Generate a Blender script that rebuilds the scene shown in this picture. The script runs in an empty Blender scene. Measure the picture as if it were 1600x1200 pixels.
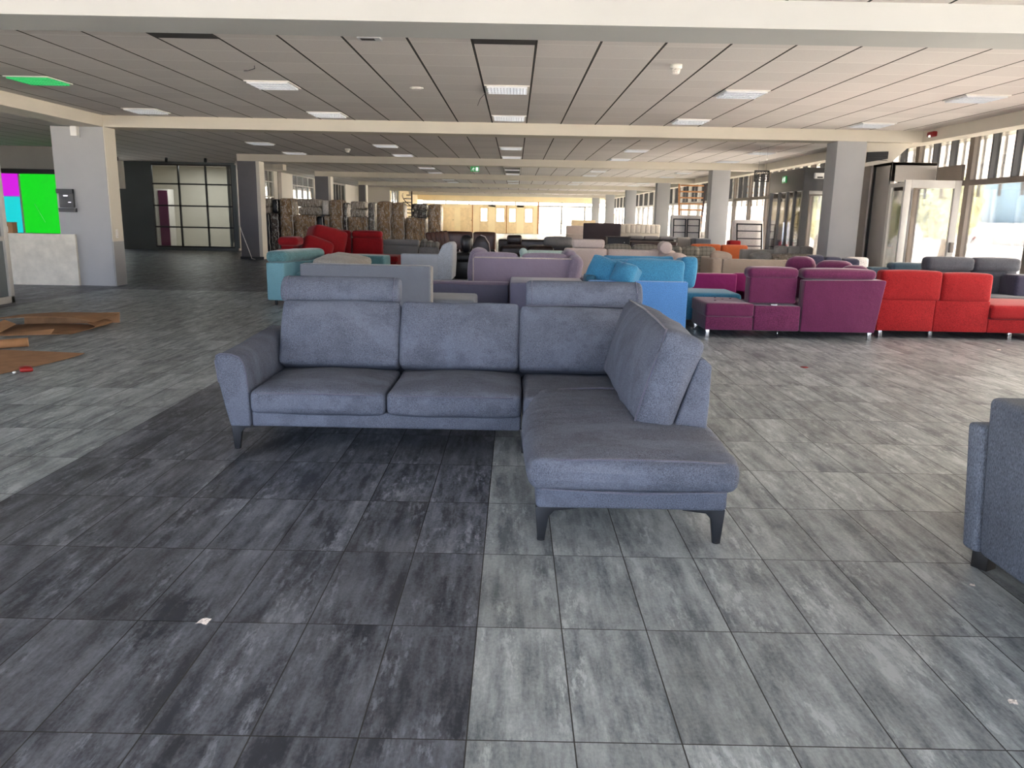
import bpy, bmesh, math, random
from mathutils import Vector, Matrix, Euler, noise as mnoise

random.seed(7)
C = bpy.context.scene.collection
scene = bpy.context.scene

# ------------------------------------------------------------------ camera
F_PX, PITCH, ROLL, CAM_H = 1228.66, 0.210683, 0.0193591, 1.42618
cam_d = bpy.data.cameras.new('camera')
cam = bpy.data.objects.new('camera', cam_d)
C.objects.link(cam)
cam_d.sensor_width = 36.0
cam_d.lens = F_PX / 1600.0 * 36.0
cam_d.clip_end = 500
cam_d.clip_start = 0.05
_fw = Vector((0, math.cos(PITCH), -math.sin(PITCH)))
_rt = Vector((1, 0, 0))
_up = _rt.cross(_fw)
_r2 = _rt * math.cos(ROLL) + _up * math.sin(ROLL)
_u2 = -_rt * math.sin(ROLL) + _up * math.cos(ROLL)
_m = Matrix((_r2, _u2, -_fw)).transposed().to_4x4()
_m.translation = Vector((0, 0, CAM_H))
cam.matrix_world = _m
scene.camera = cam

# ------------------------------------------------------------------ world, light, exposure
scene.view_settings.view_transform = 'Standard'
scene.view_settings.look = 'None'
scene.view_settings.gamma = 1.0
scene.view_settings.use_curve_mapping = False
scene.view_settings.exposure = 2.55
scene.cycles.use_denoising = True
scene.cycles.max_bounces = 9
scene.cycles.diffuse_bounces = 6
scene.cycles.glossy_bounces = 4
scene.cycles.transmission_bounces = 6
scene.cycles.transparent_max_bounces = 24
scene.cycles.sample_clamp_indirect = 25.0
scene.cycles.caustics_reflective = False
scene.cycles.caustics_refractive = False

world = bpy.data.worlds.new('sky')
scene.world = world
world.use_nodes = True
wn, wl = world.node_tree.nodes, world.node_tree.links
wn.clear()
w_tc = wn.new('ShaderNodeTexCoord')
w_dot = wn.new('ShaderNodeVectorMath'); w_dot.operation = 'DOT_PRODUCT'
w_dot.inputs[1].default_value = (0.60, 0.78, 0.18)
wl.new(w_tc.outputs['Generated'], w_dot.inputs[0])
w_mr = wn.new('ShaderNodeMapRange'); w_mr.interpolation_type = 'SMOOTHSTEP'
w_mr.inputs[1].default_value = -0.5; w_mr.inputs[2].default_value = 1.0
wl.new(w_dot.outputs['Value'], w_mr.inputs[0])
w_mix = wn.new('ShaderNodeMix'); w_mix.data_type = 'RGBA'
w_mix.inputs[6].default_value = (1.25, 1.4, 1.72, 1)
w_mix.inputs[7].default_value = (3.1, 2.65, 2.15, 1)
wl.new(w_mr.outputs[0], w_mix.inputs[0])
w_bg = wn.new('ShaderNodeBackground'); w_bg.inputs[1].default_value = 1.0
wl.new(w_mix.outputs[2], w_bg.inputs[0])
w_out = wn.new('ShaderNodeOutputWorld')
wl.new(w_bg.outputs[0], w_out.inputs[0])

sun_d = bpy.data.lights.new('sun', 'SUN'); sun_d.energy = 7.0; sun_d.angle = 0.02; sun_d.color = (1.0, 0.92, 0.84)
sun = bpy.data.objects.new('sun', sun_d); C.objects.link(sun)
sun.rotation_euler = Vector((0.36, 0.24, 0.90)).to_track_quat('Z', 'Y').to_euler()

def portal(loc, rot, sx, sy):
    d = bpy.data.lights.new('sky_portal', 'AREA'); d.shape = 'RECTANGLE'; d.size = sx; d.size_y = sy
    d.cycles.is_portal = True
    o = bpy.data.objects.new('sky_portal', d); C.objects.link(o)
    o.location = loc; o.rotation_euler = rot
H = math.pi / 2
portal((7.95, 5.0, 1.45), (0, H, 0), 2.9, 20)         # right glazing, near (area light points -Z -> -X)
portal((7.95, 40.0, 1.45), (0, H, 0), 2.9, 50)        # right glazing, far
portal((-4.7, -4.4, 1.5), (H, 0, 0), 25, 3.0)          # glazing behind the camera, pointing +Y
portal((-17.4, 4.5, 1.5), (0, -H, 0), 3.0, 17)        # left glazing
portal((0, 66.4, 1.5), (-H, 0, 0), 15, 2.8)           # far end glazing, pointing -Y

# ------------------------------------------------------------------ colour and material helpers
def lin(c):
    return c / 12.92 if c <= 0.04045 else ((c + 0.055) / 1.055) ** 2.4
def rgb(r, g, b):
    return (lin(r / 255.0), lin(g / 255.0), lin(b / 255.0), 1)

class NT:
    def __init__(s, name):
        s.m = bpy.data.materials.new(name); s.m.use_nodes = True
        s.n = s.m.node_tree.nodes; s.l = s.m.node_tree.links
        s.n.clear()
        s.out = s.n.new('ShaderNodeOutputMaterial')
    def node(s, t, **k):
        x = s.n.new('ShaderNode' + t)
        for a, v in k.items(): setattr(x, a, v)
        return x
    def link(s, a, b): s.l.new(a, b)
    def math(s, op, a, b=None, clamp=False):
        x = s.node('Math', operation=op); x.use_clamp = clamp
        for i, v in enumerate((a, b)):
            if v is None: continue
            if isinstance(v, (int, float)): x.inputs[i].default_value = v
            else: s.link(v, x.inputs[i])
        return x.outputs[0]
    def mix(s, f, a, b, blend='MIX'):
        x = s.node('Mix', data_type='RGBA', blend_type=blend)
        for i, v in ((0, f), (6, a), (7, b)):
            if isinstance(v, (int, float)): x.inputs[i].default_value = v
            elif isinstance(v, tuple): x.inputs[i].default_value = v
            else: s.link(v, x.inputs[i])
        return x.outputs[2]
    def noise(s, vec, scale, detail=3, rough=0.55, sc3=None):
        if sc3:
            mp = s.node('Mapping'); mp.inputs['Scale'].default_value = sc3; s.link(vec, mp.inputs[0]); vec = mp.outputs[0]
        x = s.node('TexNoise'); x.inputs['Scale'].default_value = scale
        x.inputs['Detail'].default_value = detail; x.inputs['Roughness'].default_value = rough
        s.link(vec, x.inputs['Vector']); return x.outputs['Fac']
    def ramp(s, f, lo, hi):
        x = s.node('MapRange'); x.inputs[1].default_value = lo; x.inputs[2].default_value = hi
        x.clamp = True; s.link(f, x.inputs[0]); return x.outputs[0]

def simple(name, col, rough=0.6, metal=0.0, var=0.06, scale=6.0, bump=0.0, bscale=40.0, spec=0.5, coat=0.0):
    t = NT(name); tc = t.node('TexCoord')
    b = t.node('BsdfPrincipled')
    nz = t.noise(tc.outputs['Object'], scale, 4)
    dark = tuple(max(0, c * (1 - var * 2)) for c in col[:3]) + (1,)
    lite = tuple(min(1, c * (1 + var * 2)) for c in col[:3]) + (1,)
    t.link(t.mix(t.ramp(nz, 0.3, 0.7), dark, lite), b.inputs['Base Color'])
    b.inputs['Roughness'].default_value = rough; b.inputs['Metallic'].default_value = metal
    b.inputs['Specular IOR Level'].default_value = spec
    b.inputs['Coat Weight'].default_value = coat
    if bump:
        bp = t.node('Bump'); bp.inputs['Strength'].default_value = bump; bp.inputs['Distance'].default_value = 0.01
        t.link(t.noise(tc.outputs['Object'], bscale, 3), bp.inputs['Height']); t.link(bp.outputs[0], b.inputs['Normal'])
    t.link(b.outputs[0], t.out.inputs[0])
    return t.m

def fabric(name, col, var=0.12, weave=420.0, sheen=0.25, scale=5.0, plaid=None, streak=False, brushed=False):
    t = NT(name); tc = t.node('TexCoord'); b = t.node('BsdfPrincipled')
    o = tc.outputs['Object']
    n1 = t.noise(o, scale, 4, 0.6)
    n2 = t.noise(o, weave, 2, 0.7, (1, 1, 0.35) if streak else None)
    dark = tuple(c * (1 - var) for c in col[:3]) + (1,)
    lite = tuple(min(1, c * (1 + var)) for c in col[:3]) + (1,)
    c1 = t.mix(t.ramp(n1, 0.3, 0.7), dark, lite)
    c2 = t.mix(t.ramp(n2, 0.3, 0.7), t.mix(1.0, c1, (0.5, 0.5, 0.5, 1), 'MULTIPLY'), t.mix(1.0, c1, (1.5, 1.5, 1.5, 1), 'MULTIPLY'))
    if plaid:
        sp = t.node('SeparateXYZ'); t.link(o, sp.inputs[0])
        def band(ax, per, w):
            f = t.math('FRACT', t.math('DIVIDE', sp.outputs[ax], per)); return t.math('LESS_THAN', f, w)
        g = t.math('MULTIPLY', t.math('ADD', t.math('ADD', band(0, 0.09, 0.3), band(1, 0.09, 0.3)), band(2, 0.09, 0.3)), 0.3)
        c2 = t.mix(g, c2, plaid)
    if brushed:
        bn = t.noise(o, 2.2, 4, 0.65, (1, 2.6, 1.3))
        c2 = t.mix(t.math('MULTIPLY', t.ramp(bn, 0.50, 0.57), 0.20), c2, tuple(min(1, c * 1.9) for c in col[:3]) + (1,))
        bn2 = t.noise(o, 3.1, 5, 0.7, (1.2, 2.0, 1.0))
        c2 = t.mix(t.math('MULTIPLY', t.ramp(bn2, 0.52, 0.60), 0.28), c2, tuple(c * 0.5 for c in col[:3]) + (1,))
    t.link(c2, b.inputs['Base Color'])
    b.inputs['Roughness'].default_value = 0.85
    b.inputs['Specular IOR Level'].default_value = 0.2
    b.inputs['Sheen Weight'].default_value = sheen
    b.inputs['Sheen Roughness'].default_value = 0.45
    bp = t.node('Bump'); bp.inputs['Strength'].default_value = 0.25; bp.inputs['Distance'].default_value = 0.002
    t.link(n2, bp.inputs['Height'])
    bp2 = t.node('Bump'); bp2.inputs['Strength'].default_value = 0.35; bp2.inputs['Distance'].default_value = 0.012
    t.link(t.noise(o, 14, 3, 0.55, (1, 1.6, 1)), bp2.inputs['Height']); t.link(bp.outputs[0], bp2.inputs['Normal'])
    t.link(bp2.outputs[0], b.inputs['Normal'])
    t.link(b.outputs[0], t.out.inputs[0])
    return t.m

def leather(name, col):
    return simple(name, col, 0.32, 0, 0.15, 9, 0.5, 14, 0.5)

def wrapped(name, col):
    """brown board or cloth seen through crinkled clear film"""
    t = NT(name); tc = t.node('TexCoord'); b = t.node('BsdfPrincipled'); o = tc.outputs['Object']
    n1 = t.noise(o, 3.0, 5, 0.65)
    dark = tuple(c * 0.7 for c in col[:3]) + (1,); lite = tuple(min(1, c * 1.25) for c in col[:3]) + (1,)
    c1 = t.mix(t.ramp(n1, 0.3, 0.7), dark, lite)
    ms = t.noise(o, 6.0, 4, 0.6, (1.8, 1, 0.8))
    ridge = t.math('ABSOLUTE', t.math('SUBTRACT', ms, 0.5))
    crease_glint = t.ramp(ridge, 0.03, 0.0)
    c2 = t.mix(t.math('MULTIPLY', crease_glint, 0.7), c1, (0.9, 0.87, 0.8, 1))  # glossy highlights of the film painted as white lines along its creases
    t.link(c2, b.inputs['Base Color']); b.inputs['Roughness'].default_value = 0.55
    b.inputs['Coat Weight'].default_value = 0.8; b.inputs['Coat Roughness'].default_value = 0.12
    bp = t.node('Bump'); bp.inputs['Strength'].default_value = 1.0; bp.inputs['Distance'].default_value = 0.22
    t.link(t.noise(o, 6.0, 4, 0.6, (1.6, 1, 0.7)), bp.inputs['Height'])
    t.link(bp.outputs[0], b.inputs['Normal']); t.link(bp.outputs[0], b.inputs['Coat Normal'])
    t.link(b.outputs[0], t.out.inputs[0])
    return t.m

def glass(name, tint=(1, 1, 1, 1), refl=0.9):
    t = NT(name)
    tr = t.node('BsdfTransparent'); tr.inputs[0].default_value = tint
    gl = t.node('BsdfGlossy'); gl.inputs['Roughness'].default_value = 0.02
    fr = t.node('Fresnel'); fr.inputs['IOR'].default_value = 1.5
    mx = t.node('MixShader'); t.link(t.math('MULTIPLY', fr.outputs[0], refl), mx.inputs[0])
    t.link(tr.outputs[0], mx.inputs[1]); t.link(gl.outputs[0], mx.inputs[2]); t.link(mx.outputs[0], t.out.inputs[0])
    return t.m

def emit(name, col, strength, base=0.5):
    t = NT(name); b = t.node('BsdfPrincipled')
    b.inputs['Base Color'].default_value = tuple(c * base for c in col[:3]) + (1,)
    b.inputs['Emission Color'].default_value = col; b.inputs['Emission Strength'].default_value = strength
    b.inputs['Roughness'].default_value = 0.3
    t.link(b.outputs[0], t.out.inputs[0]); return t.m

TILE_X0, TILE_Y0, TW, TL = -0.10769, 1.92875, 0.3, 0.61392
DARK_X0 = TILE_X0 - 8 * TW

def floor_material():
    t = NT('floor_tiles'); g = t.node('NewGeometry'); b = t.node('BsdfPrincipled')
    P = g.outputs['Position']
    sp = t.node('SeparateXYZ'); t.link(P, sp.inputs[0])
    u = t.math('DIVIDE', t.math('SUBTRACT', sp.outputs[0], TILE_X0), TW)
    v = t.math('DIVIDE', t.math('SUBTRACT', sp.outputs[1], TILE_Y0), TL)
    fu, fv = t.math('FRACT', u), t.math('FRACT', v)
    iu, iv = t.math('FLOOR', u), t.math('FLOOR', v)
    cm = t.node('CombineXYZ'); t.link(iu, cm.inputs[0]); t.link(iv, cm.inputs[1])
    wn_ = t.node('TexWhiteNoise', noise_dimensions='2D'); t.link(cm.outputs[0], wn_.inputs['Vector'])
    rnd = wn_.outputs['Value']
    off = t.node('VectorMath', operation='MULTIPLY_ADD')
    t.link(wn_.outputs['Color'], off.inputs[0]); off.inputs[1].default_value = (9, 9, 9); t.link(P, off.inputs[2])
    Q = off.outputs[0]
    streak = t.noise(Q, 1.0, 7, 0.70, (15, 1.7, 1))
    blotch = t.noise(Q, 1.0, 7, 0.74, (6.5, 2.2, 1))
    fine = t.noise(P, 60, 3, 0.6, (1.6, 1, 1))
    s1 = t.math('ADD', t.math('MULTIPLY', streak, 0.5), t.math('MULTIPLY', blotch, 0.5))
    s1 = t.math('ADD', s1, t.math('MULTIPLY', t.math('SUBTRACT', fine, 0.5), 0.16))
    fleck = t.noise(Q, 1.0, 6, 0.75, (34, 9, 1))
    patch = t.ramp(t.noise(Q, 1.0, 3, 0.6, (9, 1.8, 1)), 0.48, 0.62)
    fl = t.math('MULTIPLY', t.ramp(fleck, 0.50, 0.60), patch)
    s1 = t.math('ADD', s1, t.math('MULTIPLY', fl, 0.16))
    f = t.ramp(s1, 0.395, 0.635)
    lightc = t.mix(f, rgb(88, 96, 102), rgb(172, 181, 184))
    dk = t.ramp(s1, 0.43, 0.68)
    darkc = t.mix(dk, rgb(43, 48, 58), rgb(124, 131, 142))
    # dark inlay strip, and the dark field beyond x < -7.4
    m1 = t.math('MULTIPLY', t.math('GREATER_THAN', sp.outputs[0], DARK_X0), t.math('LESS_THAN', sp.outputs[0], TILE_X0))
    m2 = t.math('LESS_THAN', sp.outputs[0], TILE_X0 - 24 * TW)
    m3 = t.math('MULTIPLY', t.math('GREATER_THAN', sp.outputs[1], TILE_Y0 + 20 * TL), t.math('LESS_THAN', sp.outputs[0], TILE_X0))
    m = t.math('MAXIMUM', t.math('MAXIMUM', m1, m2), m3)
    col = t.mix(m, lightc, darkc)
    col = t.mix(1.0, col, t.mix(rnd, (0.80, 0.80, 0.80, 1), (1.14, 1.14, 1.14, 1)), 'MULTIPLY')
    gw = 0.0022
    def edge(fr, size):
        a = t.math('MINIMUM', fr, t.math('SUBTRACT', 1.0, fr))
        return t.math('LESS_THAN', a, gw / size)
    gr = t.math('MAXIMUM', edge(fu, TW), edge(fv, TL))
    col = t.mix(gr, col, rgb(52, 52, 50))
    t.link(col, b.inputs['Base Color'])
    b.inputs['Specular IOR Level'].default_value = 0.45
    r = t.math('ADD', t.math('MULTIPLY', t.math('SUBTRACT', 1.0, f), 0.10), 0.36)
    t.link(t.math('ADD', r, t.math('MULTIPLY', gr, 0.4)), b.inputs['Roughness'])
    bp = t.node('Bump'); bp.inputs['Strength'].default_value = 0.5; bp.inputs['Distance'].default_value = 0.002
    t.link(t.math('SUBTRACT', t.math('MULTIPLY', s1, 0.6), gr), bp.inputs['Height']); t.link(bp.outputs[0], b.inputs['Normal'])
    t.link(b.outputs[0], t.out.inputs[0]); return t.m

CX0, CW = 0.17, 0.6135
CY0 = 8.11
def ceiling_material():
    t = NT('ceiling_panels'); g = t.node('NewGeometry'); b = t.node('BsdfPrincipled')
    P = g.outputs['Position']
    sp = t.node('SeparateXYZ'); t.link(P, sp.inputs[0])
    u = t.math('DIVIDE', t.math('SUBTRACT', sp.outputs[0], CX0), CW)
    v = t.math('DIVIDE', t.math('SUBTRACT', sp.outputs[1], CY0), CW)
    fu, fv = t.math('FRACT', u), t.math('FRACT', v)
    cm = t.node('CombineXYZ'); t.link(t.math('FLOOR', u), cm.inputs[0]); t.link(t.math('FLOOR', v), cm.inputs[1])
    wn_ = t.node('TexWhiteNoise', noise_dimensions='2D'); t.link(cm.outputs[0], wn_.inputs['Vector'])
    n = t.noise(P, 90, 3, 0.7)
    col = t.mix(t.ramp(n, 0.3, 0.7), rgb(210, 204, 200), rgb(220, 215, 211))
    col = t.mix(1.0, col, t.mix(wn_.outputs['Value'], (0.95, 0.95, 0.95, 1), (1.05, 1.05, 1.05, 1)), 'MULTIPLY')
    au = t.math('MINIMUM', fu, t.math('SUBTRACT', 1.0, fu)); av = t.math('MINIMUM', fv, t.math('SUBTRACT', 1.0, fv))
    col = t.mix(t.math('LESS_THAN', av, 0.010), col, rgb(240, 237, 232))
    col = t.mix(t.math('LESS_THAN', au, 0.028), col, rgb(236, 231, 220))
    col = t.mix(t.math('LESS_THAN', au, 0.021), col, rgb(62, 59, 57))
    t.link(col, b.inputs['Base Color']); b.inputs['Roughness'].default_value = 0.9
    b.inputs['Specular IOR Level'].default_value = 0.2
    t.link(b.outputs[0], t.out.inputs[0]); return t.m

M = {}
M['floor'] = floor_material()
M['ceiling'] = ceiling_material()
M['beam'] = simple('cream_beam_paint', rgb(206, 199, 184), 0.7, var=0.02, scale=1.5)
M['beam_white'] = simple('white_beam_paint', rgb(186, 187, 184), 0.7, var=0.015, scale=1.0)
M['pillar'] = simple('grey_pillar_paint', rgb(166, 166, 165), 0.75, var=0.02, scale=2)
M['pillar_dark'] = simple('dark_grey_pillar_paint', rgb(108, 106, 108), 0.7, var=0.03, scale=2)
M['white_wall'] = simple('white_wall_paint', rgb(222, 216, 204), 0.8, var=0.02, scale=1)
M['plaster'] = simple('scuffed_plaster', rgb(214, 208, 194), 0.8, var=0.07, scale=5, bump=0.1)
M['grey_wall'] = simple('grey_wall_paint', rgb(150, 146, 140), 0.8, var=0.03, scale=1)
M['dark_wall'] = simple('dark_grey_wall', rgb(100, 107, 108), 0.6, var=0.04, scale=1)
M['frame_dark'] = simple('dark_metal_frame', rgb(62, 62, 62), 0.45, 0.2, var=0.03)
M['frame_grey'] = simple('grey_metal_frame', rgb(150, 146, 140), 0.45, 0.2, var=0.03)
M['frame_brown'] = simple('bronze_metal_frame', rgb(112, 103, 94), 0.5, 0.2, var=0.04)
M['frame_light'] = simple('light_grey_frame', rgb(190, 187, 180), 0.5, 0.1, var=0.02)
M['portal_grey'] = simple('brushed_grey_cladding', rgb(172, 166, 158), 0.5, 0.1, var=0.03, scale=2)
M['portal_dark'] = simple('anthracite_cladding', rgb(72, 72, 72), 0.35, 0.3, var=0.04)
M['black'] = simple('black_plastic', rgb(22, 22, 23), 0.4, var=0.05)
M['black_metal'] = simple('black_powder_coat', rgb(38, 40, 44), 0.4, 0.4, var=0.05)
M['chrome'] = simple('chrome', rgb(215, 215, 218), 0.15, 1.0, var=0.02)
M['white'] = simple('white_plastic', rgb(228, 226, 220), 0.45, var=0.02)
M['wood'] = simple('warm_wood', rgb(176, 122, 74), 0.6, var=0.12, scale=8, bump=0.1)
M['wood_pale'] = simple('pale_wood_door', rgb(228, 204, 162), 0.6, var=0.05, scale=4)
M['yellow_wall'] = simple('warm_yellow_wall', rgb(238, 220, 180), 0.8, var=0.03, scale=1)
M['card'] = simple('brown_cardboard', rgb(150, 112, 78), 0.85, var=0.08, scale=7, bump=0.15)
M['glass'] = glass('clear_glass')
M['glass_dark'] = glass('smoked_glass', (0.72, 0.75, 0.75, 1), 1.0)
M['louvre'] = simple('polished_louvre', rgb(226, 228, 230), 0.3, 0.3, var=0.02)
M['recess'] = simple('dark_recess', rgb(58, 56, 55), 0.8, var=0.05)
M['green_glow'] = emit('green_backlit_film', rgb(10, 232, 30), 0.14, 0.2)
M['magenta_glow'] = emit('magenta_backlit_film', rgb(228, 30, 240), 0.14, 0.2)
M['cyan_glow'] = emit('cyan_backlit_film', rgb(30, 228, 232), 0.14, 0.2)
M['fill_strip_glow'] = emit('fill_strip_emitter', (1.0, 0.9, 0.72, 1), 13.0, 0.8)
M['exit_green'] = emit('exit_sign_green', rgb(40, 140, 70), 0.10, 0.6)
M['exit_white'] = emit('exit_sign_white', rgb(235, 245, 235), 0.16, 0.8)
M['red_plastic'] = simple('red_plastic', rgb(140, 24, 22), 0.35, var=0.05)
M['slate'] = fabric('slate_blue_chenille', rgb(92, 98, 111), 0.12, 190, 0.0, 3.5, brushed=True)
M['slate_pipe'] = fabric('slate_piping', rgb(92, 94, 110), 0.05, 380, 0.3)
M['fg_grey'] = fabric('blue_grey_weave', rgb(104, 111, 122), 0.08, 260, 0.0, 6, streak=True)
M['grey_cloth'] = fabric('mid_grey_cloth', rgb(106, 111, 120), 0.06, 200, 0.2)
M['mauve'] = fabric('mauve_cloth', rgb(138, 126, 142), 0.06, 200, 0.25)
M['mauve_base'] = fabric('grey_mauve_cloth', rgb(108, 108, 128), 0.06, 200, 0.25)
M['teal'] = fabric('dusty_teal_velvet', rgb(88, 128, 132), 0.2, 120, 0.4, 7)
M['teal_light'] = fabric('pale_teal_cloth', rgb(118, 164, 174), 0.06, 120, 0.2)
M['beige_grey'] = fabric('grey_beige_cloth', rgb(160, 156, 148), 0.06, 120, 0.2)
M['red_dark'] = fabric('crimson_cloth', rgb(138, 20, 26), 0.08, 120, 0.15)
M['red'] = fabric('bright_red_cloth', rgb(158, 32, 34), 0.07, 150, 0.12)
M['lightgrey'] = fabric('light_grey_cloth', rgb(186, 192, 200), 0.05, 150, 0.2)
M['taupe'] = fabric('grey_taupe_cloth', rgb(136, 133, 130), 0.07, 150, 0.2)
M['stripe'] = fabric('striped_cushion_cloth', rgb(160, 154, 142), 0.1, 120, 0.2, plaid=rgb(90, 84, 76))
M['brown_leather'] = leather('brown_leather', rgb(92, 58, 44))
M['dark_leather'] = leather('dark_brown_leather', rgb(60, 46, 42))
M['black_leather'] = leather('black_leather', rgb(30, 30, 33))
M['choc'] = simple('chocolate_board', rgb(50, 34, 34), 0.55, var=0.08)
M['mint'] = fabric('mint_cloth', rgb(178, 198, 192), 0.05, 150, 0.2)
M['beige'] = fabric('pinkish_beige_cloth', rgb(196, 180, 172), 0.05, 150, 0.2)
M['sand'] = fabric('sand_cloth', rgb(178, 162, 146), 0.05, 150, 0.2)
M['blue'] = fabric('azure_cloth', rgb(62, 128, 164), 0.06, 150, 0.25)
M['blue_panel'] = fabric('sky_blue_cloth', rgb(84, 134, 192), 0.04, 150, 0.25)
M['blue_deep'] = fabric('deep_teal_cloth', rgb(52, 96, 116), 0.06, 150, 0.2)
M['plaid'] = fabric('plaid_cloth', rgb(168, 162, 148), 0.05, 150, 0.15, plaid=rgb(96, 92, 84))
M['magenta'] = fabric('magenta_cloth', rgb(140, 38, 102), 0.07, 150, 0.25)
M['purple'] = fabric('plum_cloth', rgb(104, 42, 78), 0.08, 150, 0.35)
M['orange'] = fabric('orange_cloth', rgb(226, 118, 70), 0.05, 150, 0.2)
M['charcoal'] = fabric('charcoal_cloth', rgb(84, 86, 92), 0.1, 150, 0.2)
M['navy'] = fabric('dark_navy_cloth', rgb(66, 66, 84), 0.08, 150, 0.2)
M['teal_dark'] = fabric('slate_teal_cloth', rgb(78, 98, 110), 0.08, 150, 0.2)
M['offwhite'] = fabric('off_white_cloth', rgb(222, 216, 210), 0.03, 150, 0.2)
M['cream_pad'] = fabric('cream_tufted_cloth', rgb(226, 216, 200), 0.03, 150, 0.2)
M['wrap_brown'] = wrapped('film_wrapped_board', rgb(172, 138, 98))
M['wrap_pale'] = wrapped('film_wrapped_pale_cloth', rgb(186, 172, 152))
M['wrap_dark'] = wrapped('film_wrapped_dark_cloth', rgb(84, 70, 62))
M['wrap_grey'] = wrapped('film_wrapped_grey_cloth', rgb(120, 112, 102))
M['foliage'] = simple('foliage', rgb(212, 206, 160), 0.8, var=0.3, scale=5)
M['bark'] = simple('bark', rgb(110, 92, 74), 0.9, var=0.15)
M['concrete'] = simple('pale_paving', rgb(216, 212, 204), 0.9, var=0.06, scale=0.6)
M['facade_blue'] = simple('pale_blue_sheeting', rgb(150, 178, 190), 0.6, var=0.05, scale=0.3)

# ------------------------------------------------------------------ mesh helpers
def soft_data(size, r=0.03, crown=(0, 0, 0), wob=0.0, n=None, taper=0.0, shear=0.0):
    """a rounded box centred at the origin, optionally puffed on each axis"""
    hx, hy, hz = (s / 2 for s in size)
    r = min(r, hx * 0.98, hy * 0.98, hz * 0.98)
    def axis(h, big):
        rr = [0, r * 0.15, r * 0.45, r]
        k = n or (7 if big else 1)
        k = max(1, k)
        a = [-h + x for x in rr]
        inner = 2 * (h - r)
        if inner > 1e-4:
            a += [-h + r + inner * i / k for i in range(1, k)]
        a += [h - x for x in reversed(rr)]
        out = []
        for x in a:
            if not out or x - out[-1] > 1e-6: out.append(x)
        return out
    puff = any(crown) or wob
    ax, ay, az = axis(hx, puff), axis(hy, puff), axis(hz, puff)
    verts, idx, faces = [], {}, []
    def vid(x, y, z):
        k = (round(x, 6), round(y, 6), round(z, 6))
        if k not in idx:
            idx[k] = len(verts); verts.append(k)
        return idx[k]
    def quadgrid(A, B, mk, flip):
        for i in range(len(A) - 1):
            for j in range(len(B) - 1):
                q = [vid(*mk(A[i], B[j])), vid(*mk(A[i + 1], B[j])), vid(*mk(A[i + 1], B[j + 1])), vid(*mk(A[i], B[j + 1]))]
                faces.append(q[::-1] if flip else q)
    quadgrid(ax, ay, lambda a, b: (a, b, hz), False); quadgrid(ax, ay, lambda a, b: (a, b, -hz), True)
    quadgrid(ay, az, lambda a, b: (hx, a, b), False); quadgrid(ay, az, lambda a, b: (-hx, a, b), True)
    quadgrid(ax, az, lambda a, b: (a, hy, b), True); quadgrid(ax, az, lambda a, b: (a, -hy, b), False)
    out = []
    h3 = (hx, hy, hz)
    sd = random.random() * 50
    for p in verts:
        q = [max(-(h3[i] - r), min(h3[i] - r, p[i])) for i in range(3)]
        d = Vector([p[i] - q[i] for i in range(3)])
        v = Vector(q) + (d.normalized() * r if d.length > 1e-9 else d)
        u = [max(-1, min(1, v[i] / h3[i])) for i in range(3)]
        w = v.copy()
        for i in range(3):
            if crown[i]:
                j, k = (i + 1) % 3, (i + 2) % 3
                w[i] += crown[i] * u[i] * (1 - u[j] ** 2) * (1 - u[k] ** 2)
        if wob:
            nv = mnoise.noise_vector(Vector((w.x * 5 + sd, w.y * 5, w.z * 5)))
            w += nv * wob
        if taper: w.x *= 1 + taper * u[2]
        out.append(w)
    return out, faces

def to_mesh(name, verts, faces, smooth=True):
    me = bpy.data.meshes.new(name)
    me.from_pydata([tuple(v) for v in verts], [], faces)
    me.update()
    if smooth:
        me.polygons.foreach_set('use_smooth', [True] * len(me.polygons))
    return me

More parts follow.
